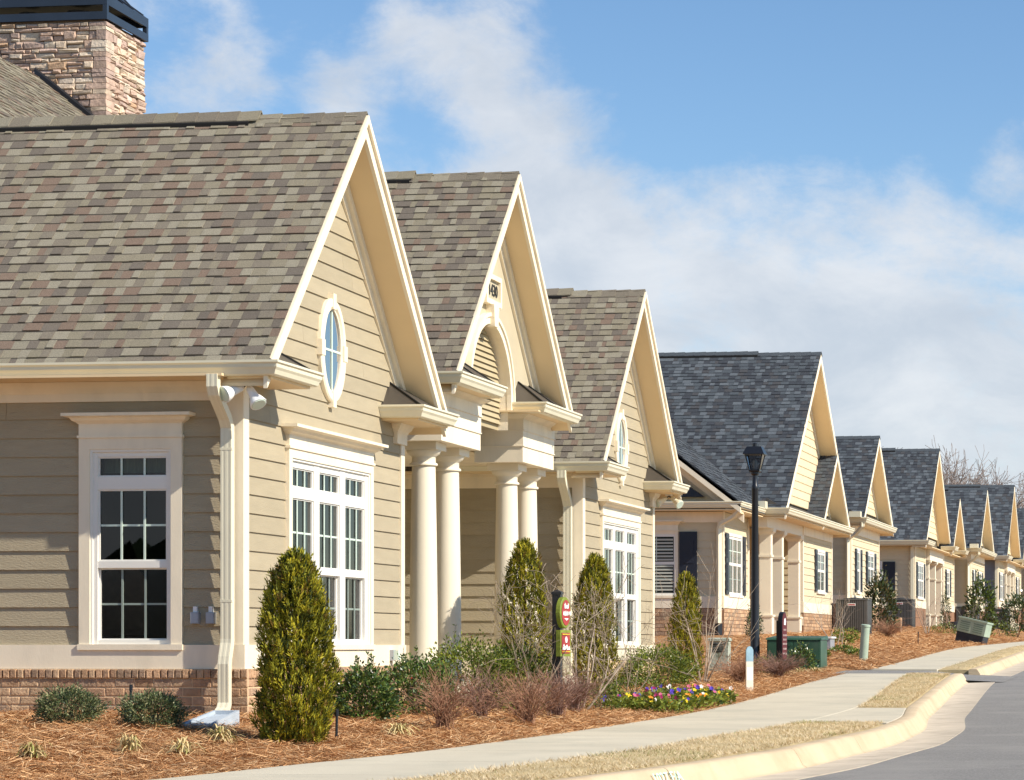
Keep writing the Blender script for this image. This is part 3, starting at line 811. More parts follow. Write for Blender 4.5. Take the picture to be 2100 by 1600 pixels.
# ---- first wing (nearest)
roof1, EZ, AZ = wing(24.35, 2.65, 22.07, 26.63, -18.0, 11, 300, -8.93)
ws1 = ('Y', 22.07)
sw1 = part_box('siding_wall', ws1, -13.2, XW-.04, 1.2, Z_BAND-.002, -.16, -.035, m_back, club)
siding(ws1, sw1, Z_BAND, Z_FR+.02, .1655, -13.2, XW-.12, [(-9.87, -8.95, 1.615, 3.34)], m_side)
part_box('corner_board', ws1, XW-.12, XW+.028, Z_BAND+.001, 3.92, -.03, .033, m_trim, club)
part_box('water_table', ws1, -13.2, XW+.045, Z_BR, Z_BAND, -.03, .045, m_trim, club)
W1 = window(ws1, club, -9.882, -8.938, [(-9.720, -9.085)], [(1.652, 2.285, 'L'), (2.345, 2.975, 'U'), (3.085, 3.262, 'T')], 1.615, 3.425, cas=.10, room=1.6)
curtain(ws1, W1, -9.75, -9.05, 3.13, 3.4, -.18, m_val, 7, .02, 'valance')
mb = MB(); wbox(mb, ws1, -13.2, XW-.02, Z_FR, Z_SOF, 0, .034)
mb.loft([[(-13.2, 22.036-o, Z_SOF-.1+h) , (XW-.02, 22.036-o, Z_SOF-.1+h), (XW-.02, 22.06, Z_SOF-.1+h), (-13.2, 22.06, Z_SOF-.1+h)] for o, h in ((.002, 0), (.015, .02), (.04, .05), (.06, .085), (.065, .098))])
mb.obj('frieze_board', m_trim, club)
mb = MB(); mb.box(-13.2, XW, 21.60, 22.068, Z_SOF, Z_SOF+.022); mb.obj('eave_soffit', m_sof, club)
gutter(club, [(-13.2, 21.655), (-7.955, 21.655), (-7.955, 22.78), (XW+.002, 22.78)], EZ+.002, 1.08)
gutter(club, [(XW+.002, 25.86), (-7.955, 25.86), (-7.955, 27.05), (-12.0, 27.05)], EZ+.002, 1.08)
cornice_return(club, XW, -7.955, 21.69, 22.745, EZ-.012, 1)
cornice_return(club, XW, -7.955, 25.90, 27.015, EZ-.012, -1)
mb = MB(); mb.box(-12, XW, 26.64, 27.0, Z_SOF, Z_SOF+.022); mb.obj('eave_soffit', m_sof, club)
brickwork(club, ('Y', 22.035), -11.3, XW+.075, Z_BR-.002, .92, 21)
brickwork(club, ('X', XW+.035), 22.03, 26.72, Z_BR-.002, .92, 22)
xd = -8.495
downspout(club, [(xd, 21.63, 3.93), (xd, 21.63, 3.83), (xd, 21.66, 3.77), (xd, 21.90, 3.58), (xd, 21.955, 3.50), (xd, 21.955, 3.40), (xd, 21.955, 1.66), (xd, 21.95, 1.62), (xd, 21.905, 1.50), (xd, 21.89, 1.44), (xd, 21.89, 1.10), (xd, 21.85, 1.04), (xd, 21.74, .995)], (1, 0, 0), .098, .075)
mb = MB(); mb.poly([(xd-.043, 21.738, .968), (xd+.043, 21.738, .968), (xd+.043, 21.715, 1.024), (xd-.043, 21.715, 1.024)]); mb.obj('downspout_mouth', m_vent, club)
for zz_ in (3.30, 1.98):
    part_box('downspout_strap', ('Y', 21.92), xd-.053, xd+.053, zz_, zz_+.022, -.03, .004, m_gut, club)
downspout(club, [(-8.60, 27.0, 3.93), (-8.60, 27.0, 3.84), (-8.58, 26.75, 3.62), (-8.56, 26.70, 3.5), (-8.56, 26.70, 1.0)], (1, 0, 0), .085, .07)
# the far side of the first wing, closing the porch
wb = ('Y', 26.62)
mb = MB(); mb.box(-13, XW-.02, 26.50, 26.62, .9, 4.0); mb.obj('porch_wall', m_side, club)

# ---- third wing
roof3, _, _ = wing(36.78, 2.62, 34.52, 39.04, -13.0, 13, 0, -8.98)
ws3 = ('Y', 34.52)
sw3 = part_box('siding_wall', ws3, -11.8, XW-.04, 1.2, Z_BAND-.002, -.16, -.035, m_back, club)
siding(ws3, sw3, Z_BAND, Z_FR+.02, .1655, -11.8, XW-.12, [], m_side)
part_box('corner_board', ws3, XW-.12, XW+.028, Z_BAND+.001, 3.92, -.03, .033, m_trim, club)
part_box('water_table', ws3, -11.8, XW+.045, 1.2, Z_BAND, -.03, .045, m_trim, club)
mb = MB(); wbox(mb, ws3, -11.8, XW-.02, Z_FR-.02, Z_SOF, 0, .034); wbox(mb, ws3, -11.8, XW-.02, Z_SOF-.05, Z_SOF-.001, .0345, .09); mb.obj('frieze_board', m_trim, club)
mb = MB(); mb.box(-11.8, XW, 34.12, 34.518, Z_SOF, Z_SOF+.022); mb.obj('eave_soffit', m_sof, club)
gutter(club, [(-10.6, 34.11), (-7.955, 34.11), (-7.955, 35.25), (XW+.002, 35.25)], EZ+.002, 1.08)
gutter(club, [(XW+.002, 38.33), (-7.955, 38.33), (-7.955, 39.45), (-12.0, 39.45)], EZ+.002, 1.08)
cornice_return(club, XW, -7.955, 34.145, 35.215, EZ-.012, 1)
cornice_return(club, XW, -7.955, 38.37, 39.415, EZ-.012, -1)
part_box('foundation', ('X', XW), 34.5, 39.1, .6, Z_BR-.001, -.2, .034, m_mortar, club)
x3 = -8.57
downspout(club, [(x3, 34.08, 3.93), (x3, 34.08, 3.84), (x3, 34.12, 3.78), (x3, 34.36, 3.56), (x3, 34.41, 3.48), (x3, 34.41, 1.0)], (1, 0, 0), .11, .08)

# ---- portico
XC = -8.50; XRC = -8.14; ac, hc = 30.28, 2.62
ezc = 4.565; azc = ezc+hc
mb = MB(); chevron(mb, ac, hc, ezc, azc, .012, .10, -16.0, XRC-.01); roofc = mb.obj('roof', sh_tan[4], club)
c45 = math.sqrt(.5)
shingles(roofc, (-13.0, ac-hc-.03, ezc-.03), (1, 0, 0), (0, c45, c45), XRC+.012+13.0, hc/c45+.02, .124, sh_tan, sh_tan_w, 0, 17)
shingles(roofc, (XRC+.012, ac+hc+.03, ezc-.03), (-1, 0, 0), (0, -c45, c45), 4.5, hc/c45+.02, .124, sh_tan, sh_tan_w, 0, 67)
ridge_caps(roofc, ac, azc+.004, math.pi/4, XRC+.012, -12.4, -9.19, [sh_tan[0], sh_tan[1], sh_tan[2]], seed=5)
gable_trim(club, ac, hc, ezc, azc, XC, XRC)
# tympanum with the arch cut out
mb = MB(); ra = .86; zs = 4.55
ysamp = sorted(set([ac-2.3+i*.1 for i in range(47)]+[ac+ra*math.cos(math.pi*i/28) for i in range(29)]))
def arch_z(y): return zs+math.sqrt(max(0, ra*ra-(y-ac)**2)) if abs(y-ac) < ra-1e-6 else None
for ya, yb in zip(ysamp[:-1], ysamp[1:]):
    ym = (ya+yb)/2; top = lambda y: azc-abs(y-ac)*1.0-.25
    if abs(ym-ac) < ra: lo = lambda y: zs+math.sqrt(max(0, ra*ra-(y-ac)**2))
    else: lo = lambda y: 4.44
    if top(ya) < lo(ya)+.001 and top(yb) < lo(yb)+.001: continue
    mb.poly([(XC, ya, lo(ya)), (XC, yb, lo(yb)), (XC, yb, max(lo(yb), top(yb))), (XC, ya, max(lo(ya), top(ya)))])
m_stucco = Mt('sand_panel', (0.50, 0.43, 0.30), 0.7, 0.04, 2, 0.1, 40)
tym = mb.obj('tympanum', m_stucco, club)
A = [(ac+ra*math.cos(math.pi*i/28), zs+ra*math.sin(math.pi*i/28)) for i in range(29)]
A = [(ac+ra, 4.22)]+A+[(ac-ra, 4.22)]
mb = MB(); mb.loft([[(XC+.002, y, z) for y, z in A], [(XC-.13, y, z) for y, z in A]], 0, False, False); mb.obj('arch_reveal', m_trim, tym)
o_ = [(ac+.985*math.cos(math.pi*i/28), zs+.985*math.sin(math.pi*i/28)) for i in range(29)]; o_ = [(ac+.985, 4.46)]+o_+[(ac-.985, 4.46)]
i_ = [(ac+.855*math.cos(math.pi*i/28), zs+.855*math.sin(math.pi*i/28)) for i in range(29)]; i_ = [(ac+.855, 4.46)]+i_+[(ac-.855, 4.46)]
m1 = [(ac+(y-ac)*.955, zs+(z-zs)*.955) for y, z in o_]
mb = MB(); mb.loft([[(XC, y, z) for y, z in o_], [(XC+.065, y, z) for y, z in o_], [(XC+.065, y, z) for y, z in m1], [(XC+.045, y, z) for y, z in m1], [(XC+.045, y, z) for y, z in i_], [(XC-.01, y, z) for y, z in i_]], 0, False, False)
mb.obj('arch_moulding', m_trim, tym)
m_louv = Mt('tan_louvre', (0.44, 0.36, 0.22), 0.7, 0.05)
mb = MB(); mb.poly([(XC-.126, y, z) for y, z in A]); mb.obj('louvre_back', m_louv, tym)
z = 4.30
while z < zs+ra-.03:
    hw = ra-.004 if z < zs else math.sqrt(max(.0, ra*ra-(z+.05-zs)**2)) if z+.05 < zs+ra else 0
    if hw > .05:
        mb = MB(); mb.hexa([(XC-.13, ac-hw, z), (XC-.088, ac-hw, z-.012), (XC-.088, ac+hw, z-.012), (XC-.13, ac+hw, z), (XC-.13, ac-hw, z+.066), (XC-.118, ac-hw, z+.067), (XC-.118, ac+hw, z+.067), (XC-.13, ac+hw, z+.066)])
        mb.obj('louvre_slat', m_louv, tym)
    z += .068
mb = MB(); mb.prism([(XC+.001, ac-.075, 5.37), (XC+.001, ac+.075, 5.37), (XC+.001, ac+.115, 5.63), (XC+.001, ac-.115, 5.63)], [(XC+.10, ac-.075, 5.37), (XC+.10, ac+.075, 5.37), (XC+.10, ac+.115, 5.63), (XC+.10, ac-.115, 5.63)])
mb.obj('keystone', m_trim, tym)
wc = ('X', XC)
mb = MB(); pu0, pu1, pz0, pz1 = ac-.33, ac+.33, 5.625, 5.985
wbox(mb, wc, pu0, pu1, pz0, pz0+.06, .001, .075); wbox(mb, wc, pu0, pu1, pz1-.06, pz1, .001, .075)
wbox(mb, wc, pu0, pu0+.06, pz0+.06, pz1-.06, .001, .075); wbox(mb, wc, pu1-.06, pu1, pz0+.06, pz1-.06, .001, .075)
plq = mb.obj('number_plaque', m_trim, tym, label='square plaque frame with the black house number 1430')
part_box('plaque_panel', wc, pu0+.06, pu1-.06, pz0+.06, pz1-.06, .001, .04, m_stucco, club)
place_text("1430", .20, m_black, tym, (XC+.046, ac+.035, 5.80), (0, 1, 0), (0, 0, 1), .004, 'house_number')
# entablature blocks, gutters, returns
def entab(y0, y1, xb):
    xf = XW
    mb = MB()
    for z0, z1, o in ((3.86, 4.052, .0), (4.052, 4.064, .014), (4.064, 4.245, .006), (4.245, 4.257, .022), (4.257, 4.385, .012)):
        mb.box(xb, xf+o, y0-o, y1+o, z0, z1)
    mb.loft([[(xb, y0-o, 4.385+h), (xf+o, y0-o, 4.385+h), (xf+o, y1+o, 4.385+h), (xb, y1+o, 4.385+h)] for o, h in ((.016, .0005), (.03, .015), (.07, .035), (.10, .055))])
    mb.obj('entablature', m_trim, club)
    mb = MB(); mb.box(xb, xf+.30, y0-.40, y1-.2, 4.4415, 4.4595); mb.obj('eave_soffit', m_sof, club)
entab(28.06, 29.62, -9.45); entab(31.50, 33.02, -9.02)
gutter(club, [(-10.8, 27.60), (-8.06, 27.60), (-8.06, 29.36), (XC+.002, 29.36)], ezc+.002, 1.08)
gutter(club, [(XC+.002, 31.20), (-8.06, 31.20), (-8.06, 32.96), (-10.8, 32.96)], ezc+.002, 1.08)
for y0, y1, inn in ((27.64, 29.32, 1), (31.24, 32.92, -1)):
    e0, e1 = (y0+.36, y1-.35) if inn > 0 else (y0+.35, y1-.36); z = ezc-.01
    mb = MB(); mb.add([(XC+.004, y0, z), (-8.08, y0, z), (-8.08, y1, z), (XC+.004, y1, z), (XC+.004, e0, z+.29), (XC+.004, e1, z+.29)], [(1, 2, 5, 4), (0, 1, 4), (2, 3, 5), (0, 4, 5, 3), (0, 3, 2, 1)])
    cc = mb.obj('return_cap', m_metalcap, club)
    mb = MB(); cor, hip = (y1, e1) if inn > 0 else (y0, e0); mb.tube([(-8.085, cor, z+.008), (XC+.01, hip, z+.296)], .012, 5)
    mb.obj('seam', m_vent, cc)
    mb = MB(); mb.tube([(-8.085, (y0+y1)/2, z+.008), (XC+.01, (y0+y1)/2, z+.296)], .010, 5); mb.obj('seam', m_vent, cc)
for yc in (28.42, 29.34, 31.90, 32.84):
    cp = [(.185, 1.20), (.185, 1.27), (.165, 1.30), (.158, 1.33)]
    cp += [(.158-.028*t**1.6, 1.33+2.27*t) for t in (.1, .2, .35, .5, .65, .8, .9, 1.0)]
    mb = MB(); mb.lathe(-8.72, yc, cp, 32); col = mb.obj('column', m_colm, club, smooth=True)
    mb = MB(); mb.lathe(-8.72, yc, [(.13, 3.601), (.152, 3.607), (.155, 3.62), (.15, 3.633), (.132, 3.64), (.132, 3.70), (.14, 3.712), (.175, 3.735), (.19, 3.765), (.19, 3.775)], 32); mb.obj('capital', m_colm, col, smooth=True)
    mb = MB(); mb.box(-8.92, -8.52, yc-.20, yc+.20, 3.776, 3.859); mb.obj('abacus', m_colm, col)
mb = MB(); mb.box(-13, -8.30, 26.75, 34.46, .6, 1.20); mb.obj('porch_floor', m_conc, club)
mb = MB(); mb.box(-13, -9.1, 27.2, 34.1, 4.0, 4.03); mb.obj('porch_ceiling', m_trim, club)
mb = MB(); mb.box(-12.0, -11.85, 26.63, 34.5, 1.0, 4.6); mb.obj('porch_wall', m_side, club)
# low link roof between the wings, behind the portico
mb = MB()
mb.prism([(-9.15, 26.9, 4.05), (-9.15, 26.9, 4.15), (-13.5, 26.9, 6.2), (-13.5, 26.9, 4.05)], [(-9.15, 34.3, 4.05), (-9.15, 34.3, 4.15), (-13.5, 34.3, 6.2), (-13.5, 34.3, 4.05)])
mb.obj('link_roof', sh_tan[2], club)

# ---- main block with the stone chimney
xr_, zr_, p_ = -15.30, 9.08, .80
cm = math.atan(p_); cxm, szm = math.cos(cm), math.sin(cm)
ln = 4.3
mb = MB()
for sg in (1, -1):
    q = [(0, -.012), (sg*ln*cxm, -.012-ln*szm), (sg*ln*cxm, -.12-ln*szm), (0, -.12)]
    mb.prism([(xr_+x, 24.6, zr_+z) for x, z in q], [(xr_+x, 32.74, zr_+z) for x, z in q])
roofm = mb.obj('roof', sh_tan[4], club)
shingles(roofm, (xr_+ln*cxm, 26.0, zr_-ln*szm), (0, 1, 0), (-cxm, 0, szm), 6.76, ln, .124, sh_tan, sh_tan_w, 0, 23)
mb = MB(); mb.box(-18.4, -12.2, 24.7, 32.5, .9, 5.6); mb.obj('main_block_wall', m_side, club)
mb = MB()
for i in range(30):
    y = 25.2+i*.21
    if y > 31.4: break
    for sg in (-1, 1):
        A = [(xr_, y, zr_+.05), (xr_+sg*.13, y, zr_+.05-.104), (xr_+sg*.13, y, zr_+.036-.104), (xr_, y, zr_+.036)]
        mb.prism(A, [(x, y2+.25, z-.006) for x, y2, z in A])
mb.obj('ridge_cap', sh_tan[1], roofm)
mb = MB(); mb.box(xr_-.10, xr_+.12, 25.2, 31.45, zr_-.05, zr_+.012); mb.obj('ridge_vent', m_vent, roofm)
CX0, CX1, CY0, CY1 = -16.53, -14.39, 32.84, 34.04
mb = MB(); mb.box(CX0, CX1, CY0, CY1, .8, 9.80); chim = mb.obj('chimney', m_stonegap, club)
mb = MB()
fz = lambda x: zr_-abs(x-xr_)*p_
mb.prism([(x, CY0-.075, fz(x)-.03) for x in (-15.3, -14.2)]+[(-14.2, CY0-.075, fz(-14.2)+.10), (-15.3, CY0-.075, fz(-15.3)+.10)], [(x, CY0-.105, fz(x)-.03) for x in (-15.3, -14.2)]+[(-14.2, CY0-.105, fz(-14.2)+.075), (-15.3, CY0-.105, fz(-15.3)+.075)])
mb.obj('step_flashing', m_black, roofm)
r = random.Random(31)
def stone(x0, x1, z0, z1, side, depth):
    g = .006; me = chunk_mesh('stone', x1-x0-g, depth, z1-z0-g, r.choices(stones_m, [30, 24, 22, 16, 8])[0], r, .014, .016)
    if side == 0: M = Matrix.Translation((x0, CY0, z0))
    else: M = Matrix.Translation((CX1, x0, z0)) @ Matrix.Rotation(math.pi/2, 4, 'Z')
    piece('stone', me, chim, M)
def fill(a, b, z0, z1, side):
    u = a
    while u < b-.02:
        L = r.uniform(.09, .30); L = b-u if b-(u+L) < .09 else L
        if z1-z0 > .095 and r.random() < .45:
            zm = z0+(z1-z0)*r.uniform(.38, .62)
            stone(u, u+L, z0, zm, side, r.uniform(.035, .065)); stone(u, u+L, zm, z1, side, r.uniform(.035, .065))
        else: stone(u, u+L, z0, z1, side, r.uniform(.035, .07))
        u += L
z = 6.55
while z < 9.78:
    h = min(r.choice((.055, .065, .08, .10, .125)), 9.785-z)
    if h < .04: break
    lf, ls = r.uniform(.07, .24), r.uniform(.07, .24)
    me = MB(); j = lambda: r.uniform(-.008, .008); D = .055
    xa, yb2 = CX1-lf, CY0+ls
    me.hexa([(xa, CY0-D+j(), z), (CX1+D+j(), CY0-D+j(), z), (CX1+D+j(), yb2, z), (xa, yb2, z), (xa+.004, CY0-D+j(), z+h-.006), (CX1+D+j(), CY0-D+j(), z+h-.006), (CX1+D+j(), yb2-.004, z+h-.006), (xa, yb2, z+h-.006)])
    me.obj('corner_stone', r.choices(stones_m, [30, 24, 22, 16, 8])[0], chim)
    fill(CX0-.02, xa-.004, z, z+h, 0); fill(yb2+.004, CY1+.03, z, z+h, 1)
    z += h
# metal chimney cap
def ring(mb, o, z0, z1, t=.03):
    x0, x1, y0, y1 = CX0-o, CX1+o, CY0-o, CY1+o
    mb.box(x0, x1, y0, y0+t, z0, z1); mb.box(x0, x1, y1-t, y1, z0, z1); mb.box(x0, x0+t, y0+t, y1-t, z0, z1); mb.box(x1-t, x1, y0+t, y1-t, z0, z1)
cap = MB(); ring(cap, .075, 9.785, 9.885); ring(cap, .075, 9.975, 10.10)
for x in (CX0-.075, CX1+.075-.06):
    for y in (CY0-.075, CY1+.075-.06): cap.box(x+.001, x+.059, y+.001, y+.059, 9.884, 9.976)
capo = cap.obj('chimney_cap', m_blue, chim)
mb = MB(); cxm_, cym_ = (CX0+CX1)/2, (CY0+CY1)/2; hx, hy = (CX1-CX0)/2+.07, (CY1-CY0)/2+.07
mb.loft([[(cxm_-hx*k, cym_-hy*k, z), (cxm_+hx*k, cym_-hy*k, z), (cxm_+hx*k, cym_+hy*k, z), (cxm_-hx*k, cym_+hy*k, z)] for k, z in ((1, 10.101), (.86, 10.22), (.74, 10.38), (.62, 10.62), (.5, 10.95))])
hood = mb.obj('hood', m_blue, capo)
mb = MB()
for i in range(4):
    t = -.75+.5*i
    mb.tube([(cxm_+hx*k+.006, cym_+hy*k*t, z+.004) for k, z in ((1, 10.101), (.86, 10.22), (.74, 10.38), (.62, 10.62))], .012, 5)
mb.obj('seam', m_black, capo)
mb = MB(); mb.lathe(-15.0, 33.45, [(.16, 9.80), (.16, 10.05)], 16); mb.lathe(-15.7, 33.45, [(.14, 9.80), (.14, 10.05)], 16); mb.obj('flue', m_greybox, capo)

# ---- small fittings on the clubhouse
def flood(px, py, pz, mat, dirs, cat='twin flood light'):
    mb = MB(); mb.box(px-.05, px+.05, py-.05, py+.05, pz-.02, pz+.018); fl = mb.obj('flood_light', m_white, club)
    for d, off in dirs:
        d = Vector(d).normalized(); s = Vector((px, py, pz-.02)); b = s+Vector(off)
        mb = MB(); mb.tube([s, s+Vector(off)*.6+Vector((0, 0, -.01)), b], .012, 6); mb.obj('bracket', m_metalcap, fl)
        mb = MB(); mb.tube([b-d*.03, b, b+d*.05, b+d*.09, b+d*.125, b+d*.17, b+d*.176], [.018, .034, .038, .044, .062, .076, .074], 14); lh = mb.obj('lamp_head', mat, fl, smooth=True)
        mb = MB(); mb.tube([b+d*.1765, b+d*.182], [.066, .060], 14); mb.obj('lens', m_munt, lh)
flood(-8.27, 21.84, Z_SOF-.022, m_white, [((-.55, -.75, -.38), (-.05, -.04, -.05)), ((.55, -.30, -.75), (.03, -.02, -.06))])
flood(-8.2, 39.25, Z_SOF-.012, m_gut, [((-.6, -.6, -.4), (-.05, -.04, -.05)), ((.6, -.35, -.45), (.06, -.02, -.05))])
for ux in (-8.817, -8.675):
    mb = MB(); wbox(mb, ws1, ux-.038, ux+.038, 1.795, 1.895, .012, .062); jb = mb.obj('junction_box', m_greybox, club)
    part_box('conduit_fitting', ws1, ux-.017, ux+.017, 1.8955, 1.945, .012, .05, m_white, jb)
    part_box('box_lid', ws1, ux-.033, ux+.033, 1.80, 1.888, .0625, .068, m_greybox, jb)
mb = MB(); wbox(mb, ('X', XW), 26.10, 26.19, 1.45, 1.56, .043, .08); ob = mb.obj('outlet_box', m_greybox, club)
part_box('outlet_cover', ('X', XW), 26.11, 26.18, 1.455, 1.555, .0805, .13, m_munt, ob)

# upholstered chairs that stand inside the first window
for k, cx in enumerate((-9.76, -9.03)):
    t = thing('dining_chair', 'tan round-backed dining chair behind the clubhouse side window, beside %s' % ('the downspout side jamb' if k else 'the jamb away from the downspout'), 'chair', (cx, 22.9, 1.30), 'chairs behind the clubhouse window')
    n = 14; A = [(cx-.27, 1.75)]+[(cx-.27*math.cos(math.pi*i/n), 2.05+.27*math.sin(math.pi*i/n)) for i in range(n+1)]+[(cx+.27, 1.75)]
    mb = MB(); mb.prism([(x, 22.68, z) for x, z in A], [(x, 22.75, z) for x, z in A]); mb.obj('backrest', m_wicker, t)
    mb = MB(); mb.box(cx-.25, cx+.25, 22.76, 23.22, 1.70, 1.78); mb.obj('seat', m_wicker, t)
    for sx in (-.22, .22):
        for y in (22.72, 23.18):
            mb = MB(); mb.tube([(cx+sx, y, 1.30), (cx+sx, y, 1.70)], [.018, .024], 6); mb.obj('leg', m_black, t)
mb = MB(); mb.box(-13, XW-.2, 22.2, 26.4, 1.2, 1.296); mb.obj('room_floor', m_room, club)
# ================================================================== COTTAGES DOWN THE STREET
def bwin(w, house, u0, u1, n, z0, z1, shut=0.0, blinds=False, detail=False, head=False):
    """double-hung window of n units with optional shutters"""
    cas = .06; ia, ib = u0+cas, u1-cas; mu = .06
    wd = (ib-ia-.03*2-mu*(n-1))/n; cols = []; u = ia+.03
    for i in range(n): cols.append((u, u+wd)); u += wd+mu
    zm = (z0+z1)/2
    W = window(w, house, u0, u1, cols, [(z0+.05, zm-.03, 'L'), (zm+.03, z1-cas-.06, 'U')], z0, z1, head=head, cas=cas, munt=(1 if n > 1 else 2, 1),
               gm=m_dglass, sm=m_dglass, detail=detail, trimw=m_vinyl if not head else m_trim)
    if shut:
        for a, b in ((u0-shut-.02, u0-.02), (u1+.02, u1+shut+.02)):
            mb = MB(); wbox(mb, w, a, b, z0, z1-.02, .022, .05)
            s = mb.obj('shutter', m_shut, W)
            zm2 = z0+(z1-z0)*.55
            for za, zb in ((z0+.08, zm2-.05), (zm2+.05, z1-.12)):
                part_box('shutter_panel', w, a+.07, b-.07, za, zb, .0505, .060, m_shut, s)
    if blinds:
        for (a, b) in cols:
            for i in range(16):
                z = z0+.10+(z1-z0-.3)*i/15
                mb = MB(); mb.hexa([wp(w, a+.015, z, .0125), wp(w, b-.015, z, .0125), wp(w, b-.015, z+.004, .0155), wp(w, a+.015, z+.004, .0155), wp(w, a+.015, z+.035, .0122), wp(w, b-.015, z+.035, .0122), wp(w, b-.015, z+.037, .0135), wp(w, a+.015, z+.037, .0135)])
                mb.obj('blind_slat', m_blind, W)
    return W

def b_gable(house, a, half, ez, pt, xw, xr, xb, seed, lod, vent=True, fascia=True, shakez=None, width=None, trim_near=True):
    az = ez+half*pt; pitch = math.atan(pt); c, s = math.cos(pitch), math.sin(pitch)
    mb = MB(); chevron(mb, a, half, ez, az, .012, .10, xb, xr-.01); roof = mb.obj('roof', sh_blue[2], house)
    wd = width or (xr-xb)
    if lod < 3:
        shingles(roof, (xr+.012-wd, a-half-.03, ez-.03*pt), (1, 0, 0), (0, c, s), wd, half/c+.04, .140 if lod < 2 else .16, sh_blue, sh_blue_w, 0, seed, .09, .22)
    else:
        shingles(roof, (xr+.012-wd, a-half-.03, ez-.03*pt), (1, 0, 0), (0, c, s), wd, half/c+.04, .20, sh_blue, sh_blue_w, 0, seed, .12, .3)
    ridge_caps(roof, a, az+.004, pitch, xr+.012, xr+.012-min(wd, 6), xr-1.25 if vent else -99, [sh_blue[0]], single=False, seed=seed, L=.25)
    mb = MB(); chevron(mb, a, half, ez, az, .030, .235, xr-.035, xr); mb.obj('rake_board', m_trim, house)
    mb = MB(); chevron(mb, a, half-.02, ez+.02*pt, az, .205, .232, xw-.05, xr-.036); mb.obj('rake_soffit', m_sof, house)
    mb = MB(); chevron(mb, a, half-.25, ez+.25*pt, az, .2335, .40, xw-.02, xw+.034); mb.obj('rake_frieze', m_trim, house)
    # shake covered gable wall
    w = ('X', xw); lim = lambda z: half-(z+.37-ez)/pt
    mb = MB(); mb.poly([(xw-.03, a-half+.1, ez), (xw-.03, a+half-.1, ez), (xw-.03, a, az-.15)]); tw = mb.obj('gable_wall', m_back, house)
    siding(w, tw, shakez or ez+.22, az-.4, .19, lambda z: a-lim(z), lambda z: a+lim(z), [], m_shake, 'shake_course', lod < 2, .022, .19 if lod < 2 else 0)
    return roof, az

def pent(house, xw, xo, y0, y1, z):
    mb = MB(); mb.prism([(xw+.003, y0, z), (xo, y0, z), (xw+.003, y0, z+.26)], [(xw+.003, y1, z), (xo, y1, z), (xw+.003, y1, z+.26)])
    mb.obj('pent_roof', m_metalcap, house)

def square_column(house, x, y, z0, z1):
    mb = MB(); h = .125; mb.box(x-h, x+h, y-h, y+h, z0, z1); col = mb.obj('square_column', m_colm, house)
    mb = MB(); h = .155; mb.box(x-h, x+h, y-h, y+h, z0-.0, z0+.42); mb.box(x-h-.02, x+h+.02, y-h-.02, y+h+.02, z0+.42, z0+.46); mb.obj('plinth', m_colm, col)
    mb = MB(); h = .145; mb.box(x-h, x+h, y-h, y+h, z1-.62, z1-.57); mb.obj('neck_band', m_colm, col)
    mb = MB(); mb.loft([[(x-k, y-k, z1-.14+q), (x+k, y-k, z1-.14+q), (x+k, y+k, z1-.14+q), (x-k, y+k, z1-.14+q)] for k, q in ((.13, 0), (.15, .03), (.19, .07), (.20, .139))]); mb.obj('capital', m_colm, col)

def wall_run(house, w, u0, u1, zb, zband, z0, z1, openings, lod, mat=None, ends=(1, 1)):
    """brick foot, cream band, lapped boards, corner boards"""
    wl_ = part_box('brick_foot', w, u0, u1, zb-.5, zband, -.3, .03, m_bfoot, house)
    if lod < 2:
        n = max(1, int((zband-zb)/.078))
        for k in range(n):
            mbk = MB(); z = zband-.012-(k+1)*.078; L = .2; u = u0-(.1 if k % 2 else 0)
            while u < u1:
                a, b = max(u, u0)+.005, min(u+L, u1)-.005
                if b-a > .03: wbox(mbk, w, a, b, z+.005, z+.073, .0305, .040, rnd.randrange(4))
                u += L
            mbk.obj('brick_course', bricks_m, wl_, kind='stuff')
    part_box('water_table', w, u0-.03, u1+.03, zband+.001, z0, -.05, .042, m_trim, house)
    sw_ = part_box('siding_wall', w, u0+.01, u1-.01, z0+.002, z1, -.20, -.08, m_back, house)
    cb = .10
    siding(w, sw_, z0, z1, .1655, u0+(cb if ends[0] else 0), u1-(cb if ends[1] else 0), openings, mat or m_yel, 'plank', lod < 3)
    for k, (a, b) in enumerate(((u0-.02, u0+cb), (u1-cb, u1+.02))):
        if ends[k]: part_box('corner_board', w, a, b, z0+.002, z1, -.05, .03+.003*(w[0] == 'Y'), m_trim, house)
m_bfoot = Mt('brick_far', (0.27, 0.15, 0.09), 0.9, 0.2, 14, 0.5, 50)

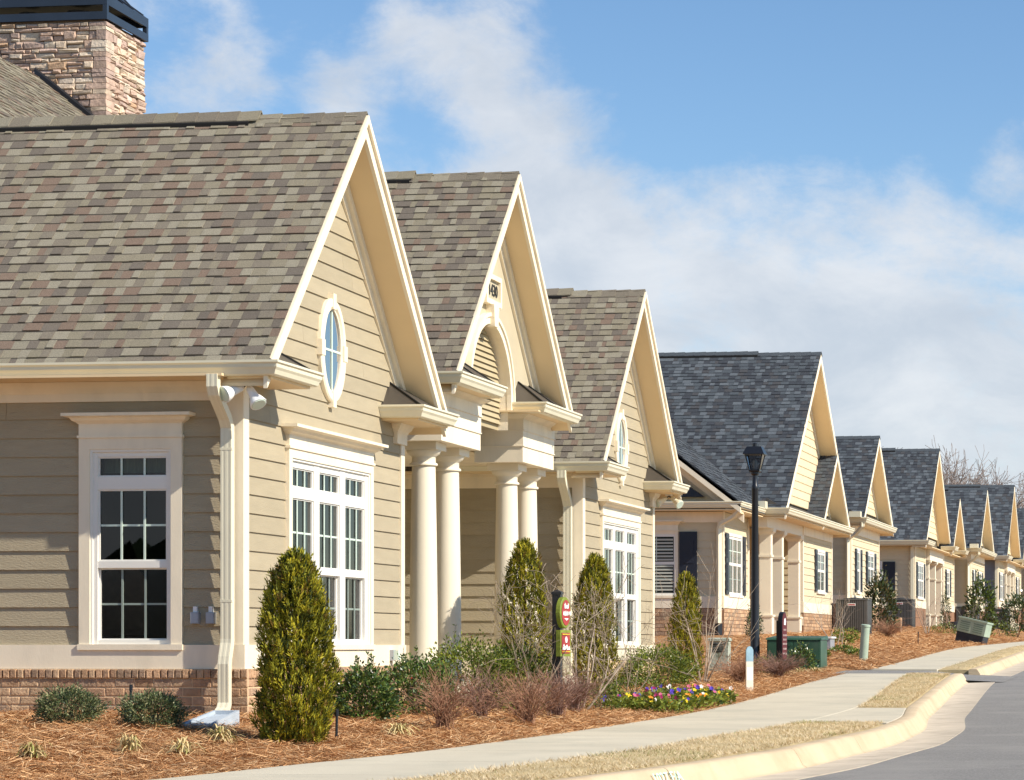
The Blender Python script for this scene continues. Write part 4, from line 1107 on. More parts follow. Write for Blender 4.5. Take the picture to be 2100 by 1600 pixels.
# ---------------- cottage with the wide front gable behind the street lamp
def house_wide(name, label, X, a, dz, lod):
    H = thing(name, label, 'house', (X-.45, a, 1.9+dz), 'cottages along the street')
    half, pt = 5.1, .765; ez = 4.56+dz; xr, xw2, xw1 = X, X-.45, X-.9
    y0 = a-half; yl = y0-2.6; zb = 1.72+dz; zband, zs0 = 2.38+dz, 2.62+dz
    roof, az = b_gable(H, a, half, ez, pt, xw2, xr, X-11, 41, lod, width=6.6, shakez=ez+.28)
    # nested lower gable: its far slope runs on in the plane of the big one
    a2, h2 = a+2.75, half-2.75; az2 = ez+h2*pt
    mb = MB(); q = [(a2-h2, ez-.02), (a2, az2-.02), (a2, az2-.12), (a2-h2, ez-.12)]
    mb.prism([(xw2-.3, y, z) for y, z in q], [(xr-.04, y, z) for y, z in q]); lr = mb.obj('nested_roof', sh_blue[2], H)
    c, s = math.cos(math.atan(pt)), math.sin(math.atan(pt))
    shingles(lr, (xw2-.25, a2-h2, ez-.015), (1, 0, 0), (0, c, s), xr-xw2+.26, h2/c, .14, [sh_blue[0], sh_blue[3], sh_blue[2], sh_blue[4]], [3, 4, 2], 0, 43)
    mb = MB(); q = [(a2-h2, ez-.03), (a2, az2-.03), (a2, az2-.22), (a2-h2, ez-.22)]
    mb.prism([(xr-.034, y, z) for y, z in q], [(xr+.002, y, z) for y, z in q]); mb.obj('rake_board', m_trim, H)
    pent(H, xw2, xr+.03, y0+.1, a+half-.1, ez-.03)
    gutter(H, [(xw1+.45, y0-.02), (xr+.06, y0-.02), (xr+.06, a+half+.02), (X-2, a+half+.02)], ez+.01, 1.15)
    mb = MB(); mb.box(xw2-3, xr-.02, y0, a+half, ez-.16, ez-.135); mb.obj('eave_soffit', m_sof, H)
    part_box('frieze_board', ('X', xw2), a-.0, a+half-.35, ez-.36, ez-.162, -.02, .04, m_trim, H)
    # wing with its gable end to the near side
    wx = xw1-2.15; we = xw1+.45; wez = ez-.03; waz = wez+(we-wx)*pt
    mb = MB()
    for sg in (1, -1):
        q = [(wx, waz-.012), (wx+sg*(we-wx), wez-.012), (wx+sg*(we-wx), wez-.10), (wx, waz-.10)]
        mb.prism([(x, yl-.42, z) for x, z in q], [(x, y0+2.4, z) for x, z in q])
    wr = mb.obj('roof', sh_blue[2], H)
    shingles(wr, (we+.02, yl-.43, wez-.015), (0, 1, 0), (-c, 0, s), 4.6, (we-wx)/c, .14, sh_blue, sh_blue_w, 0, 47)
    for nm, d0, d1, ya, yb in (('rake_board', .03, .22, yl-.42, yl-.38), ('rake_soffit', .20, .23, yl-.379, yl-.01), ('rake_frieze', .231, .40, yl-.03, yl+.02)):
        mb = MB()
        for sg in (1, -1):
            q = [(wx, waz-d0), (wx+sg*(we-wx), wez-d0), (wx+sg*(we-wx), wez-d1), (wx, waz-d1)]
            mb.prism([(x, ya, z) for x, z in q], [(x, yb, z) for x, z in q])
        mb.obj(nm, m_sof if 'soffit' in nm else m_trim, H)
    wy = ('Y', yl)
    mb = MB(); mb.poly([(we-.4, yl, wez-.1), (wx, yl, waz-.3), (2*wx-we+.4, yl, wez-.1)]); mb.obj('gable_wall', m_yel, H)
    mb = MB(); q = [(xw1-1.55, ez+.10), (xw1-.35, ez+.10), (xw1-.86, ez+.44), (xw1-1.02, ez+.44)]
    mb.prism([(x, yl-.04, z) for x, z in q], [(x, yl-.12, z) for x, z in q]); mb.obj('gable_vent', m_shut, H)
    gutter(H, [(2*wx-we, yl-.40), (we, yl-.40), (we, y0+.05)], wez+.02, 1.15)
    mb = MB(); mb.box(2*wx-we, we-.05, yl-.38, yl-.004, wez-.16, wez-.135); mb.box(xw1, we-.05, yl, y0, wez-.16, wez-.135); mb.obj('eave_soffit', m_sof, H)
    # walls
    side_win = (xw1-2.2, xw1-.92, zs0+.02, 3.97+dz)
    wall_run(H, wy, xw1-6, xw1, zb, zband, zs0, ez-.2, [(side_win[0], side_win[1], zs0, side_win[3])], lod, ends=(0, 1))
    Wd = bwin(wy, H, *side_win[:2], 2 if lod > 8 else 1, zs0+.02, side_win[3], 0, lod < 2, head=True)
    mb = MB(); wbox(mb, wy, side_win[1]+.03, side_win[1]+.40, zs0+.03, side_win[3]-.02, .02, .055); sh = mb.obj('shutter', m_shut, H)
    for za, zb_ in ((zs0+.12, zs0+.55), (zs0+.68, side_win[3]-.14)): part_box('shutter_panel', wy, side_win[1]+.10, side_win[1]+.33, za, zb_, .0555, .064, m_shut, sh)
    part_box('frieze_board', wy, xw1-2.6, xw1-.1, ez-.42, ez-.201, -.02, .036, m_trim, H)
    wf1 = ('X', xw1)
    wall_run(H, wf1, yl, y0+.4, zb, zband, zs0, ez-.2, [(yl+.55, y0-.45, zs0+.05, 3.95+dz)], lod)
    bwin(wf1, H, yl+.55, y0-.45, 3, zs0+.05, 3.95+dz, .33)
    wf2 = ('X', xw2); yp = a-.02
    w2c = (yp+a+half-.35)/2
    wall_run(H, wf2, yp, a+half-.35, zb, zband, zs0, ez-.2, [(w2c-.2, w2c+1.15, zs0+.3, 3.95+dz)], lod)
    bwin(wf2, H, w2c-.2, w2c+1.15, 2, zs0+.3, 3.95+dz, .33)
    wall_run(H, ('Y', yp), xw1-1.6, xw2, zb, zband-.3, zband-.1, ez-.2, [], lod, ends=(0, 0))
    part_box('porch_wall', ('X', xw1-1.6), y0, yp, zb-.4, ez-.1, -.1, 0, m_yel, H)
    part_box('front_door', ('X', xw1-1.6), y0+1.6, y0+2.5, zb+.1, zb+2.15, .01, .05, m_shut, H)
    mb = MB(); mb.box(xw2-.28, xw2+.02, y0+.15, yp-.02, 4.16+dz, ez-.161); mb.obj('porch_beam', m_colm, H)
    mb = MB(); mb.box(xw1-1.6, xw2+.15, y0+.2, yp-.05, zb-.4, zb+.10); mb.obj('porch_floor', m_conc, H)
    for yc in (y0+.85, y0+2.35, yp-.35): square_column(H, xw2-.13, yc, zb+.10, 4.16+dz)
    downspout(H, [(we-.06, yl-.33, wez-.11), (we-.06, yl-.33, wez-.2), (we-.16, yl-.25, wez-.28), (xw1+.0, yl-.12, wez-.42), (xw1-.05, yl-.09, wez-.52), (xw1-.05, yl-.09, zs0+.1), (xw1-.05, yl-.12, zband), (xw1-.05, yl-.12, zb+.35)], (.7, .7, 0), .085, .075, None, False)
    downspout(H, [(xw1-.05, yl-.12, zb+.34), (xw1-.05, yl-.14, zb-.02)], (.7, .7, 0), .11, .10, m_black, False)
    part_box('conductor_head', ('X', we), y0-.3, y0+.0, ez-.02, ez+.14, -.1, .05, m_gut, H)
    return H

# ---------------- cottage with one plain gable
def house_plain(name, label, X, a, dz, lod):
    H = thing(name, label, 'house', (X-.4, a, 2.1+dz), 'cottages along the street')
    half, pt = 3.25, .735; ez = 4.97+dz; xr, xw = X, X-.40; y0, y1 = a-half, a+half
    zb, zband, zs0 = 2.05+dz, 2.72+dz, 2.95+dz
    b_gable(H, a, half, ez, pt, xw, xr, X-9, 53+lod, lod, width=4.0, shakez=ez+.28)
    pent(H, xw, xr+.03, y0+.1, y1-.1, ez-.03)
    gutter(H, [(X-5, y0-.02), (xr+.06, y0-.02), (xr+.06, y1+.02), (X-2, y1+.02)], ez+.01, 1.2)
    mb = MB(); mb.box(X-5, xr-.02, y0, y1, ez-.16, ez-.135); mb.obj('eave_soffit', m_sof, H)
    part_box('frieze_board', ('X', xw), y0+.35, y1-.35, ez-.40, ez-.162, -.02, .04, m_trim, H)
    part_box('frieze_board', ('Y', y0+.35), X-5, xw, ez-.40, ez-.162, -.02, .04, m_trim, H)
    wf = ('X', xw)
    wall_run(H, wf, y0+.35, y1-.35, zb, zband, zs0, ez-.35, [(a+.35, a+1.75, zs0+.35, ez-.75), (a-1.9, a-1.2, zs0+.1, ez-.75)], lod)
    bwin(wf, H, a+.35, a+1.75, 2, zs0+.35, ez-.75, .33)
    bwin(wf, H, a-1.9, a-1.2, 1, zs0+.1, ez-.75, .30)
    wall_run(H, ('Y', y0+.35), X-5, xw, zb, zband, zs0, ez-.35, [], lod, ends=(0, 1))
    downspout(H, [(xr-.05, y0+.03, ez-.11), (xr-.05, y0+.03, ez-.22), (xr-.2, y0+.15, ez-.38), (xw-.06, y0+.25, ez-.55), (xw-.06, y0+.25, zs0), (xw-.06, y0+.2, zband-.05), (xw-.06, y0+.2, zb-.05)], (.7, .7, 0), .09, .08, None, False)
    part_box('conductor_head', ('X', xr), y0-.35, y0-.06, ez+.0, ez+.15, -.35, -.05, m_gut, H)
    return H

# ---------------- cottage with a large and a small gable side by side
def house_twin(name, label, X, a, dz, lod, wallmat=None):
    H = thing(name, label, 'house', (X-.4, a, 2.2+dz), 'cottages along the street')
    half, pt = 4.1, .785; ez = 4.98+dz; xr, xw = X, X-.42; y0 = a-half
    zb, zband, zs0 = 2.1+dz, 2.83+dz, 3.06+dz
    b_gable(H, a, half, ez, pt, xw, xr, X-10, 61+lod, lod, width=5.0, shakez=ez+.28)
    a2, h2 = a+5.95, 2.45; ez2 = ez+.08
    mb = MB(); az2 = ez2+h2*.765
    b_gable(H, a2, h2, ez2, .765, xw+.1, xr+.12, X-6, 71+lod, lod, vent=False, width=2.6, shakez=ez2+.2)
    mb = MB(); mb.box(X-6, xr-.02, y0, a2+h2, ez-.16, ez-.135); mb.obj('eave_soffit', m_sof, H)
    gutter(H, [(X-6, y0-.02), (xr+.06, y0-.02), (xr+.06, y0+1.9), (xr-.3, y0+1.9)], ez+.01, 1.2)
    gutter(H, [(xw+.1, a2-h2-.02), (xr+.18, a2-h2-.02), (xr+.18, a2-h2+1.0), (xw+.1, a2-h2+1.0)], ez2+.01, 1.2)
    gutter(H, [(xw+.1, a2+h2-1.0), (xr+.18, a2+h2-1.0), (xr+.18, a2+h2+.02), (X-2, a2+h2+.02)], ez2+.01, 1.2)
    wy = ('Y', y0+.4); sw0, sw1 = xw-2.4, xw-1.05
    wm = wallmat or m_yel
    wall_run(H, wy, X-6, xw, zb, zband, zs0, ez-.17, [(sw0, sw1, zs0+.1, ez-.65)], lod, wm, ends=(0, 1))
    bwin(wy, H, sw0, sw1, 1, zs0+.1, ez-.65, 0)
    part_box('shutter', wy, sw1+.03, sw1+.42, zs0+.12, ez-.67, .02, .055, m_shut, H)
    wf = ('X', xw)
    wall_run(H, wf, y0+.4, y0+3.4, zb, zband, zs0, ez-.17, [(y0+.95, y0+2.8, zs0+.1, ez-.65)], lod)
    bwin(wf, H, y0+.95, y0+2.8, 3, zs0+.1, ez-.65, .3)
    yp = a2-1.8
    wall_run(H, ('X', xw+.1), yp, a2+h2-.4, zb, zband, zs0, ez-.17, [(yp+1.0, yp+2.2, zs0+.3, ez-.65)], lod)
    bwin(('X', xw+.1), H, yp+1.0, yp+2.2, 2, zs0+.3, ez-.65, .3)
    wall_run(H, ('Y', yp), xw-1.8, xw+.1, zb, zband, zs0, ez-.17, [], lod, ends=(0, 0))
    part_box('porch_wall', ('X', xw-1.8), y0+3.4, yp, zb-.4, ez-.1, -.1, 0, m_yel, H)
    mb = MB(); mb.box(xw-.28, xw+.16, y0+3.5, yp-.02, ez-.52, ez-.161); mb.obj('porch_beam', m_colm, H)
    mb = MB(); mb.box(xw-1.8, xw+.3, y0+3.45, yp-.05, zb-.5, zb+.1); mb.obj('porch_floor', m_conc, H)
    for k in range(3): square_column(H, xw-.02, y0+3.75+k*(yp-y0-4.2)/2, zb+.1, ez-.52)
    downspout(H, [(xw-.07, y0+.30, ez-.2), (xw-.07, y0+.30, zb)], (1, 0, 0), .10, .08, None, False)
    return H

house_wide('cottage', 'pale yellow cottage with slate-grey roof and wide shake gable behind the street lamp', -9.10, 60.9, 0.0, 1)
house_plain('cottage', 'small single-gabled yellow cottage next to the wide-gabled one, air conditioner at its side', -9.10, 71.75, 0.0, 1)
house_twin('cottage', 'cottage with large and small gables side by side beyond the single-gabled yellow cottage', -9.10, 87.75, 0.0, 2)
house_plain('cottage', 'distant single-gabled cottage half hidden by a tall evergreen magnolia', -8.50, 99.6, 0.22, 3)
m_grey = Mt('grey_siding', (0.20, 0.21, 0.23), 0.7, 0.05)
house_twin('cottage', 'distant cottage with a grey side wall and paired gables below the bare trees', -8.62, 114.8, 0.42, 3, m_grey)
house_plain('cottage', 'farthest cottage of the row, only its roof showing past the others', -8.3, 127.5, 0.9, 3)
# ================================================================== PLANTING
def unit(v): return v/np.maximum(np.linalg.norm(v, axis=-1, keepdims=True), 1e-9)
def leaf_quads(P, D, L, W, rg, S=None):
    D = unit(D)
    if S is None: S = unit(np.cross(D, unit(rg.normal(size=D.shape))))
    L = np.asarray(L)[:, None]; W = np.asarray(W)[:, None]
    M = P+D*L*.45; nrm = np.cross(D, S)
    return np.stack([P, M+S*W/2+nrm*W*.12, P+D*L, M-S*W/2+nrm*W*.12], 1)
def seg_quads(segs, n=3):
    A = np.array([s[0] for s in segs]); B = np.array([s[1] for s in segs]); r0 = np.array([s[2] for s in segs])[:, None]; r1 = np.array([s[3] for s in segs])[:, None]
    D = unit(B-A); X = unit(np.cross(D, np.array([.13, .31, .94]))); Y = np.cross(D, X); out = []
    for k in range(n):
        a, b = 2*math.pi*k/n, 2*math.pi*(k+1)/n
        u = X*math.cos(a)+Y*math.sin(a); v = X*math.cos(b)+Y*math.sin(b)
        out.append(np.stack([A+u*r0, A+v*r0, B+v*r1, B+u*r1], 1))
    return np.concatenate(out)
def leafmat(n, c, rough=.5, spec=.35, tr=.25): return Mt(n, c, rough, .2, 9, 0, 40, spec, 0, trans=tr)
arb_ms = [leafmat('arb_gold', (.50, .43, .036), .6, .2), leafmat('arb_lime', (.36, .34, .034), .6, .2), leafmat('arb_olive', (.14, .15, .024), .6, .2), leafmat('arb_dark', (.045, .060, .016), .6, .2), leafmat('arb_rust', (.22, .14, .035), .6, .2)]
hol_ms = [leafmat('holly_dark', (.028, .058, .018), .28, .6, .1), leafmat('holly_mid', (.085, .15, .03), .3, .6, .15), leafmat('holly_young', (.17, .21, .04), .35, .5, .25)]
box_ms = [leafmat('box_mid', (.13, .18, .026), .4, .4), leafmat('box_lime', (.25, .28, .04), .4, .4), leafmat('box_dark', (.045, .075, .016), .4, .4)]
jun_ms = [leafmat('juniper_mid', (.13, .165, .065), .5, .4, .15), leafmat('juniper_dark', (.035, .058, .028), .5, .4, .15), leafmat('juniper_pale', (.30, .29, .14), .5, .4, .15)]
mag_ms = [leafmat('magnolia_dark', (.035, .058, .022), .3, .6, .1), leafmat('magnolia_mid', (.075, .095, .03), .3, .6, .1), leafmat('magnolia_rust', (.17, .13, .05), .5, .3, .1)]
m_bark = Mt('grey_bark', (.30, .235, .17), .9, .2, 20)
m_bark2 = Mt('pale_bark', (.42, .34, .26), .9, .25, 14, col2=(.26, .19, .15), c2scale=9)
m_twig = Mt('russet_twig', (.31, .165, .10), .85, .25, 10)
m_twig2 = Mt('plum_twig', (.25, .145, .11), .85, .25, 10)
m_stem = Mt('brown_stem', (.10, .065, .04), .9, .2)

def arborvitae(label, x, y, h, w, seed, n=3900):
    rg = np.random.default_rng(seed); z0 = bz(x, y)
    t_ = thing('arborvitae', label, 'evergreen', (x, y, z0), 'cone-shaped evergreens in the front bed')
    mb = MB(); mb.tube([(x, y, z0-.1), (x+.01, y, z0+h*.5), (x, y, z0+h*.9)], [.035, .022, .006], 7); mb.obj('trunk', m_stem, t_)
    ph = rg.uniform(0, 2*np.pi, n); t = rg.uniform(0, 1, n)**.95
    f = np.interp(t, [0, .06, .18, .35, .6, .78, .9, .97, 1], [.80, .92, 1.0, 1.0, .93, .78, .55, .34, .10])
    lump = 1+.10*np.sin(ph*3+t*9+seed)+.08*np.sin(ph*5-t*17+seed*2)+.07*np.sin(ph*9+t*31)
    dep = np.where(rg.uniform(0, 1, n) < .30, rg.uniform(.35, .75, n), np.where(rg.uniform(0, 1, n) < .12, rg.uniform(1.0, 1.13, n), rg.uniform(.78, 1.03, n)))
    r = w/2*f*lump*dep
    Cx = np.stack([x+r*np.cos(ph), y+r*np.sin(ph), z0-.01+t*h*(1-.05*rg.uniform(0, 1, n))], -1)
    tilt = rg.uniform(.15, .75, n)
    D = unit(np.stack([np.cos(ph)*tilt, np.sin(ph)*tilt, np.ones(n)], -1)+rg.normal(0, .22, (n, 3)))
    Rad = np.stack([np.cos(ph), np.sin(ph), np.zeros(n)], -1); Tan = np.stack([-np.sin(ph), np.cos(ph), np.zeros(n)], -1)
    tw = rg.normal(0, .7, n)[:, None]; Q = unit(Rad*np.cos(tw)+Tan*np.sin(tw)); Q = unit(Q-D*np.sum(Q*D, -1, keepdims=True))
    N = np.cross(D, Q); V = []; MI = []
    mi = rg.choice(5, n, p=[.26, .30, .24, .13, .07])
    for k, ang in enumerate((0, .55, -.55, 1.0, -1.0, .3, -.3)):
        d = D*math.cos(ang)+Q*math.sin(ang); L = rg.uniform(.030, .056, n)*(1.15 if k == 0 else .9); st = D*(.007*k)
        V.append(leaf_quads(Cx+st-D*.02, d, L, L*.40, rg, N*.55+Q*.45*(1 if k % 2 else -1))); MI.append(mi)
    np_quads('foliage', np.concatenate(V), arb_ms, np.concatenate(MI), t_)
    return t_
arborvitae('broad golden-green cone evergreen by the brick corner with the downspout', -7.16, 19.95, 1.52, .54, 3, 6200)
arborvitae('cone evergreen before the paired columns, bare shrub in front of it', -7.75, 29.1, 1.88, .52, 4)
arborvitae('cone evergreen beside the downspout past the columns, next to the oval sign', -7.7, 32.3, 1.82, .52, 5)
arborvitae('slim cone evergreen past the clubhouse corner before the shuttered window', -7.95, 39.3, 1.68, .46, 6, 3000)

def shrub(name, label, cat, x, y, w, h, n, mats, L, seed, p=None, shoots=0, group=None, berries=0, flat=1.0, ratio=.45, wy=None, up=.4):
    rg = np.random.default_rng(seed); z0 = bz(x, y); t_ = thing(name, label, cat, (x, y, z0), group)
    wy = wy or w
    segs = []
    for k in range(9):
        a = rg.uniform(0, 2*np.pi); e = rg.uniform(.2, .85)
        segs.append(((x+rg.normal(0, .02), y+rg.normal(0, .02), z0-.03), (x+math.cos(a)*w*.42*e, y+math.sin(a)*wy*.42*e, z0+h*rg.uniform(.5, .85)), .008, .003))
    ph = rg.uniform(0, 2*np.pi, n); cz = rg.uniform(-.72, 1, n); rr = rg.uniform(.35, 1, n)**.38
    s = np.sqrt(np.maximum(0, 1-cz*cz)); lump = 1+.14*np.sin(ph*3+cz*5+seed)+.11*np.sin(ph*7-cz*6+seed)+.08*rg.normal(size=n)
    R = rr*lump
    P = np.stack([x+np.cos(ph)*s*R*w/2, y+np.sin(ph)*s*R*wy/2, z0+.42*h+cz*R*h*.56*flat], -1); P[:, 2] = np.maximum(P[:, 2], z0+.01)
    D = np.stack([np.cos(ph)*s, np.sin(ph)*s, cz*.6+up], -1)+rg.normal(0, .55, (n, 3))
    LL = rg.uniform(.7, 1.25, n)*L
    V = [leaf_quads(P, D, LL, LL*ratio, rg)]; MI = [rg.choice(len(mats), n, p=p)]
    for k in range(shoots):
        a = rg.uniform(0, 2*np.pi); b = np.array([x+math.cos(a)*w*.3*rg.uniform(0, 1), y+math.sin(a)*wy*.3*rg.uniform(0, 1), z0+h*.7])
        top = b+np.array([rg.normal(0, .05), rg.normal(0, .05), rg.uniform(.18, .36)*h/.6]); segs.append((tuple(b), tuple(top), .004, .002))
        m = 22; tt = rg.uniform(0, 1, m)[:, None]; Pp = b+(top-b)*tt; Dd = rg.normal(0, 1, (m, 3)); Dd[:, 2] = np.abs(Dd[:, 2])*.8+.3
        l = rg.uniform(.7, 1.1, m)*L; V.append(leaf_quads(Pp, Dd, l, l*ratio, rg)); MI.append(rg.choice(len(mats), m, p=p))
    np_quads('foliage', np.concatenate(V), mats, np.concatenate(MI), t_)
    np_quads('stems', seg_quads(segs), [m_stem], np.zeros(len(segs)*3), t_)
    if berries:
        mb = MB()
        for k in range(berries):
            i = rg.integers(0, n); q = P[i]; s_ = .008
            mb.lathe(q[0], q[1], [(.001, q[2]-s_), (s_, q[2]), (.001, q[2]+s_)], 5)
        mb.obj('berries', m_berry, t_, kind='stuff')
    return t_
m_berry = Mt('red_berry', (.5, .03, .015), .35, .1, spec=.5)
gH = 'holly shrubs along the front bed'
shrub('holly_shrub', 'glossy dark holly with red berries and upright shoots beside the golden cone evergreen', 'shrub', -7.62, 23.0, .55, .50, 4600, hol_ms, .040, 21, [.32, .42, .26], 7, gH, 9)
shrub('holly_shrub', 'rounded dark holly below the wall outlet of the first gable', 'shrub', -7.75, 25.0, .74, .54, 5000, hol_ms, .040, 22, [.32, .42, .26], 4, gH, 4)
shrub('holly_shrub', 'yellowish holly at the foot of the nearest round column', 'shrub', -7.80, 27.0, 1.0, .72, 6000, box_ms, .040, 23, [.45, .32, .23], 5, gH, 3)
shrub('holly_shrub', 'yellowish holly with one tall shoot before the second column', 'shrub', -7.45, 27.6, .9, .70, 5500, box_ms, .040, 24, [.45, .28, .27], 5, gH)
shrub('boxwood', 'large rounded light green boxwood at the far corner of the clubhouse', 'shrub', -7.85, 36.9, 1.0, .58, 6500, box_ms, .042, 25, [.42, .34, .24], 0, None, 0, wy=1.2)
shrub('low_shrub', 'low loose green shrub between the twiggy bushes and the pansies', 'shrub', -6.85, 29.0, .62, .34, 1300, box_ms, .032, 26, [.5, .2, .3])
shrub('low_shrub', 'low green shrub just behind the pansy bed', 'shrub', -7.15, 32.2, .8, .30, 1300, box_ms, .032, 27, [.5, .2, .3])
shrub('low_shrub', 'small bright green plant at the foot of the street lamp', 'shrub', -7.25, 42.4, .48, .28, 800, box_ms, .036, 28, [.45, .35, .2])
gS = 'round juniper shrubs below the side window'
shrub('juniper_shrub', 'low round grey-green shrub below the clubhouse side window, farther from the downspout', 'shrub', -9.22, 20.35, .50, .30, 6500, jun_ms, .027, 31, [.5, .3, .2], 0, gS, ratio=.34)
shrub('juniper_shrub', 'low round grey-green shrub beside the concrete splash block', 'shrub', -8.36, 20.0, .48, .28, 6500, jun_ms, .027, 32, [.5, .3, .2], 0, gS, ratio=.34)
shrub('evergreen_shrub', 'dark leafy shrub standing before the green transformer', 'shrub', -6.85, 43.7, .46, .40, 1000, hol_ms, .05, 33, [.4, .3, .3], 6)
gM = 'tall broadleaf evergreens by the cottages'
shrub('magnolia', 'tall dark magnolia between the two big air conditioners', 'magnolia', -8.75, 69.2, .80, 1.55, 1500, mag_ms, .12, 34, [.5, .3, .2], 0, gM, ratio=.42, up=.7)
shrub('magnolia', 'tall pyramidal magnolia before the distant single-gabled cottage', 'magnolia', -7.6, 86.5, .95, 1.9, 1700, [box_ms[0], mag_ms[0], mag_ms[1]], .13, 35, [.35, .35, .3], 0, gM, ratio=.42, up=.7)
shrub('magnolia', 'broad dark magnolia farthest down the street beside the sidewalk', 'magnolia', -7.25, 98.2, 1.3, 1.6, 1500, [box_ms[2], mag_ms[0], mag_ms[1]], .13, 36, [.35, .35, .3], 0, gM, ratio=.42, up=.7)
shrub('conifer', 'small dark upright conifer against the brick foot of the wide-gabled cottage', 'shrub', -9.2, 52.4, .34, .62, 900, [hol_ms[0], jun_ms[0], jun_ms[1]], .05, 37, [.4, .3, .3], 3, None, ratio=.3, up=1.2)
shrub('conifer', 'thin columnar conifer by the columns of the twin-gabled cottage', 'shrub', -8.75, 86.2, .32, 1.25, 900, [hol_ms[0], jun_ms[0], jun_ms[1]], .07, 38, [.4, .3, .3], 0, None, ratio=.3, up=1.5)
gL = 'low green clumps on the straw slope'
lowspots = [(-8.4, 60.2, .7, .26, 'beside the first air conditioner'), (-8.1, 57.5, .5, .22, 'uphill of the pale green pipe marker'), (-7.4, 52.5, .45, .16, 'just behind the pale green pipe marker'),
            (-7.0, 51.6, .40, .15, 'right at the pale green pipe marker'), (-7.55, 50.4, .36, .13, 'between the pipe marker and the transformer'), (-8.2, 80.5, 1.0, .35, 'above the leaning utility cabinet'), (-7.7, 84.0, 1.2, .4, 'past the leaning utility cabinet'), (-7.4, 92.0, 1.3, .5, 'before the farthest magnolia')]
for k, (x, y, w, h, t) in enumerate(lowspots):
    shrub('ground_cover_plant', 'low green leafy clump '+t, 'plant', x, y, w, h, 420, box_ms, .06, 50+k, [.5, .3, .2], 0, gL)

# arching dry tufts
m_tuft = [Mt('tuft_straw', (.60, .46, .22), .8, .15, 8), Mt('tuft_green', (.34, .34, .10), .8, .15, 8), Mt('tuft_brown', (.36, .25, .11), .8, .15, 8)]
def tuft(label, x, y, r, h, n, seed, p, group='dry grass tufts in the straw'):
    rg = np.random.default_rng(seed); z0 = bz(x, y)-.01; t_ = thing('dry_grass_tuft', label, 'grass tuft', (x, y, z0), group)
    a = rg.uniform(0, 2*np.pi, n); V = []; MI = rg.choice(3, n, p=p); k = 5
    rr = r*rg.uniform(.15, 1.35, n); hh = h*rg.uniform(.15, 1.1, n); cv = rg.uniform(1.3, 1.85, n); tw_ = rg.normal(0, .5, n); wv = rg.uniform(.006, .011, n)
    prev = None
    for i in range(k+1):
        t = i/k
        P = np.stack([x+np.cos(a+tw_*t)*rr*t, y+np.sin(a+tw_*t)*rr*t, z0+hh*(1.9*t-cv*t*t)], -1)
        S = np.stack([-np.sin(a), np.cos(a), np.zeros(n)], -1)*(wv*(1-.75*t))[:, None]
        if prev is not None: V.append(np.stack([prev[0]-prev[1], prev[0]+prev[1], P+S, P-S], 1))
        prev = (P, S)
    np_quads('blades', np.concatenate(V), m_tuft, np.tile(MI, k), t_)
tuft('bleached dry grass tuft farthest from the downspout, near the bed edge', -7.81, 18.25, .11, .26, 150, 71, [.75, .1, .15])
tuft('dry grass tuft between the splash block and the sidewalk, wide and drooping', -7.42, 18.3, .15, .22, 150, 72, [.8, .08, .12])
tuft('dry grass tuft right at the foot of the splash block', -7.55, 19.35, .15, .22, 150, 73, [.7, .2, .1])
tuft('small greenish-brown grass tuft out in the straw near the sidewalk', -8.31, 17.75, .12, .20, 170, 74, [.3, .3, .4])
tuft('pale dry tuft on the straw before the dark hollies', -6.78, 21.35, .16, .22, 160, 75, [.8, .12, .08])
for k, (x, y, t) in enumerate(((-6.72, 42.6, 'at the corner of the green transformer'), (-6.55, 43.15, 'below the leafy shrub by the transformer'), (-6.9, 42.0, 'at the post of the brown sign'), (-6.9, 73.5, 'past the leaning utility cabinet'), (-7.2, 76.0, 'uphill of the leaning utility cabinet'), (-6.7, 79.0, 'along the far sidewalk'))):
    tuft('yellow dry grass tuft '+t, x, y, .22, .16, 90, 80+k, [.7, .2, .1])

# leafless shrubs
def grow(p, d, L, r, lev, rg, segs, spread, kids, up):
    n = 3; q = np.array(p); d = d/np.linalg.norm(d)
    for i in range(n):
        d = d+rg.normal(0, .16, 3); d[2] += up; d /= np.linalg.norm(d)
        q2 = q+d*L/n; r2 = r*(1-.22)
        segs.append((tuple(q), tuple(q2), r, r2)); q, r = q2, r2
        if lev > 0 and i >= 0:
            for _ in range(kids if i < n-1 else kids+1):
                if rg.uniform() < .8:
                    dd = d+rg.normal(0, spread, 3); grow(q, dd, L*rg.uniform(.45, .75), r*.62, lev-1, rg, segs, spread, kids, up)
def bare(name, label, x, y, h, stems, lev, seed, mat, r0=.014, lean=.55, spread=.6, kids=1, group=None, cat='bare shrub', up=.05, rmin=.0022, z0=None):
    rg = np.random.default_rng(seed); z0 = bz(x, y) if z0 is None else z0; t_ = thing(name, label, cat, (x, y, z0), group); segs = []
    for k in range(stems):
        a = 2*math.pi*(k+rg.uniform(0, .7))/stems; d = np.array([math.cos(a)*lean*rg.uniform(.4, 1.2), math.sin(a)*lean*rg.uniform(.4, 1.2), 1.0])
        grow((x+.02*math.cos(a), y+.02*math.sin(a), z0-.05), d, h*rg.uniform(.5, .68), r0*rg.uniform(.7, 1), lev, rg, segs, spread, kids, up)
    segs = [(a, b, max(c, rmin), max(d, rmin)) for a, b, c, d in segs]
    np_quads('branches', seg_quads(segs, 4), [mat], np.zeros(len(segs)*4), t_); return t_
gB = 'leafless ornamental shrubs'
bare('bare_shrub', 'pale leafless shrub spreading in front of the oval sign', -7.0, 28.7, 1.55, 6, 3, 91, m_bark2, .019, .75, .7, 1, gB)
bare('bare_shrub', 'leafless twiggy shrub before the cone evergreen at the columns', -7.2, 27.3, 1.25, 5, 3, 92, m_bark, .013, .6, .65, 1, gB)
